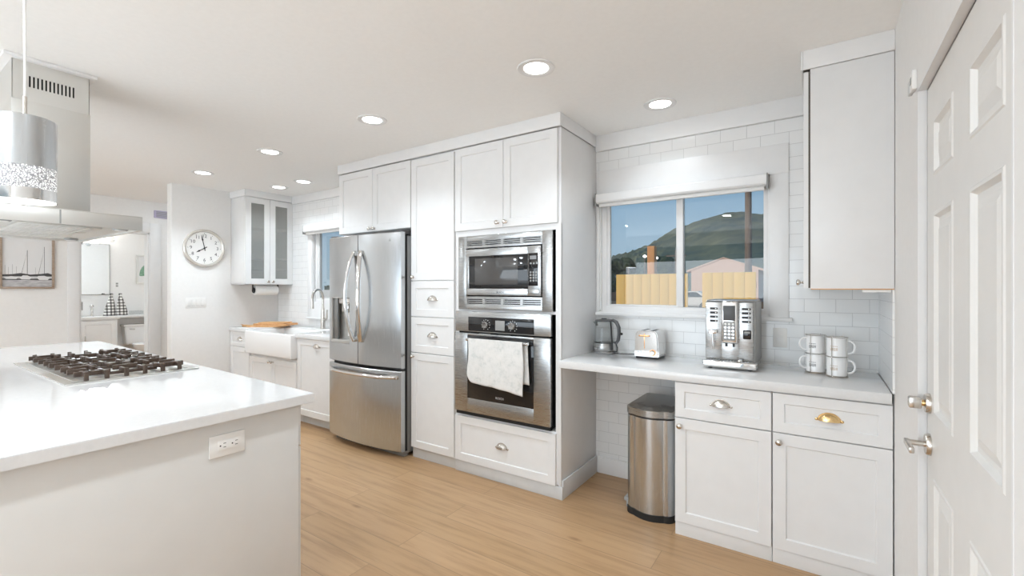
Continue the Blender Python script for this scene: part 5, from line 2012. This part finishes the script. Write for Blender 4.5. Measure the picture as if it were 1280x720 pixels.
utility_pole(-1.88, 16.0, 9.0, 0.10, 'thick wooden utility pole near the house, seen through the larger sash', True)
utility_pole(-11.2, 44.0, 5.2, 0.13, 'thin distant utility pole beside the pink gabled house', True)
utility_pole(-17.2, 48.0, 4.0, 0.12, 'short distant pole beyond the yellow reflection panel', False)


def house(x0, x1, y0, y1, wall_z, ridge_z, label, wm, rm):
    t = thing('neighbour_house', label, 'house', ((x0 + x1) / 2, (y0 + y1) / 2, GZ), 'houses outside the window')
    G().box(x0, x1, y0, y1, GZ, wall_z).build('wall', wm, t)
    xm_ = (x0 + x1) / 2
    T = Matrix(((1, 0, 0, 0), (0, 0, 1, 0), (0, 1, 0, 0), (0, 0, 0, 1)))
    G().prism([(x0, wall_z), (x1, wall_z), (xm_, ridge_z - 0.15)], y0, y1, T).build('gable', M['pinkw'], t)
    G().prism([(x0 - 0.5, wall_z - 0.25), (xm_, ridge_z - 0.12), (x1 + 0.5, wall_z - 0.25), (x1 + 0.5, wall_z), (xm_, ridge_z), (x0 - 0.5, wall_z)], y0 - 0.08, y1 + 0.3, T).build('roof', rm, t)
    for k in range(2):
        xw = x0 + (x1 - x0) * (0.2 + 0.5 * k)
        G().box(xw, xw + 1.4, y0 - 0.03, y0, 1.0, 2.2).build('window', M['gglass'], t)


house(-13.0, -5.8, 58, 70, 3.55, 5.0, 'pink gabled house with a low roof at the foot of the hill', M['pinkw'], M['pinkw'])
house(-3.6, 4.0, 46, 56, 2.6, 3.8, 'blue-roofed house partly behind the utility pole', M['bwall'], M['broof'])
house(-33.0, -22.0, 50, 60, 2.6, 4.2, 'low dark-roofed house beyond the sash nearer the ovens', M['bwall'], M['broof'])
# parked car
t = thing('parked_car', 'small white car parked beyond the gap between the yellow panels', 'car', (-8.2, 36, GZ))
g = G()
T = Matrix(((1, 0, 0, -10.3), (0, 0, 1, 0), (0, 1, 0, GZ + 0.0), (0, 0, 0, 1)))
g.prism([(0, 0.35), (0.05, 0.75), (0.9, 0.95), (1.4, 1.40), (2.9, 1.42), (3.6, 0.98), (4.1, 0.90), (4.2, 0.35)], 35.0, 36.7, T)
bmesh.ops.bevel(g.bm, geom=list(g.bm.edges), offset=0.06, segments=2, affect='EDGES')
g.build('car_body', M['carw'], t)
g = G()
g.prism([(1.15, 0.98), (1.5, 1.33), (2.8, 1.35), (3.3, 0.99)], 34.985, 34.999, T)
g.build('side_window', M['bglass'], t)
for x in (-9.5, -6.95):
    for y in (34.95, 36.55):
        G().lathe([(0, 0), (0.30, 0), (0.32, 0.03), (0.32, 0.17), (0.30, 0.2), (0, 0.2)], (x, y, GZ + 0.32), (0, 1, 0), 24, cap=False).build('wheel', M['rubber'], t)
# street lamps already lit at dusk
for x, y, z in ((-19.3, 60, 5.6), (-17.2, 58, 5.2), (-3.1, 42, 3.9)):
    t = thing('street_lamp', {-19.3: 'distant lit street lamp over the ridge of scrub, nearer the ovens side', -17.2: 'distant lit street lamp just beside the other one through the same sash', -3.1: 'lit lamp on a pole next to the thick utility pole'}[x], 'street lamp', (x, y, GZ), 'street lamps outside')
    G().cyl((x, y, GZ), (x, y, z), 0.07, 10).build('post', M['polew'], t)
    G().lathe([(0, -0.2), (0.2, -0.1), (0.22, 0.05), (0, 0.18)], (x, y, z), (0, 0, 1), 14, cap=False).build('lamp_head', M['glow'], t)


def tree(x, y, h, w, label):
    t = thing('tree', label, 'tree', (x, y, GZ), 'trees outside')
    G().cyl((x, y, GZ), (x, y, GZ + h * 0.5), 0.14, 10, 0.08).build('trunk', M['polew'], t)
    g = G()
    rnd = random.Random(int(abs(x * 31 + y * 7)))
    for k in range(26):
        a, e_ = rnd.uniform(0, 2 * PI), rnd.uniform(-0.6, 1.0)
        c = Vector((x + w * 0.55 * math.cos(a) * math.cos(e_), y + w * 0.55 * math.sin(a) * math.cos(e_), GZ + h * 0.62 + h * 0.3 * math.sin(e_)))
        r = w * rnd.uniform(0.22, 0.36)
        t2 = bmesh.new()
        bmesh.ops.create_icosphere(t2, subdivisions=2, radius=r)
        for v in t2.verts:
            v.co *= rnd.uniform(0.75, 1.2)
            v.co += c
        g.merge(t2)
    g.build('foliage', M['leaf'], t)


tree(-34, 76, 9.5, 3.6, 'dark bushy tree on the skyline nearer the oven tower')
tree(-30, 80, 7.0, 3.4, 'low rounded tree next to the tallest skyline tree')
tree(-24, 84, 7.5, 3.6, 'rounded dark tree in front of the hillside slope')
tree(-0.2, 30, 3.4, 1.3, 'green tree at the window edge near the wall cabinet')
tree(-12.8, 30, 3.3, 1.5, 'dark shrub tree behind the yellow panels, nearer the ovens')
# white neighbouring wall that fills the small sink window
at(-22.0, 14.0, GZ)
g = G()
g.box(-30.0, -14.0, 14.0, 14.3, GZ, 1.30, 0.01)
tagged(g.build('garden_wall', M['stucco']), 'pale stucco garden wall outside the narrow sink window', 'wall')
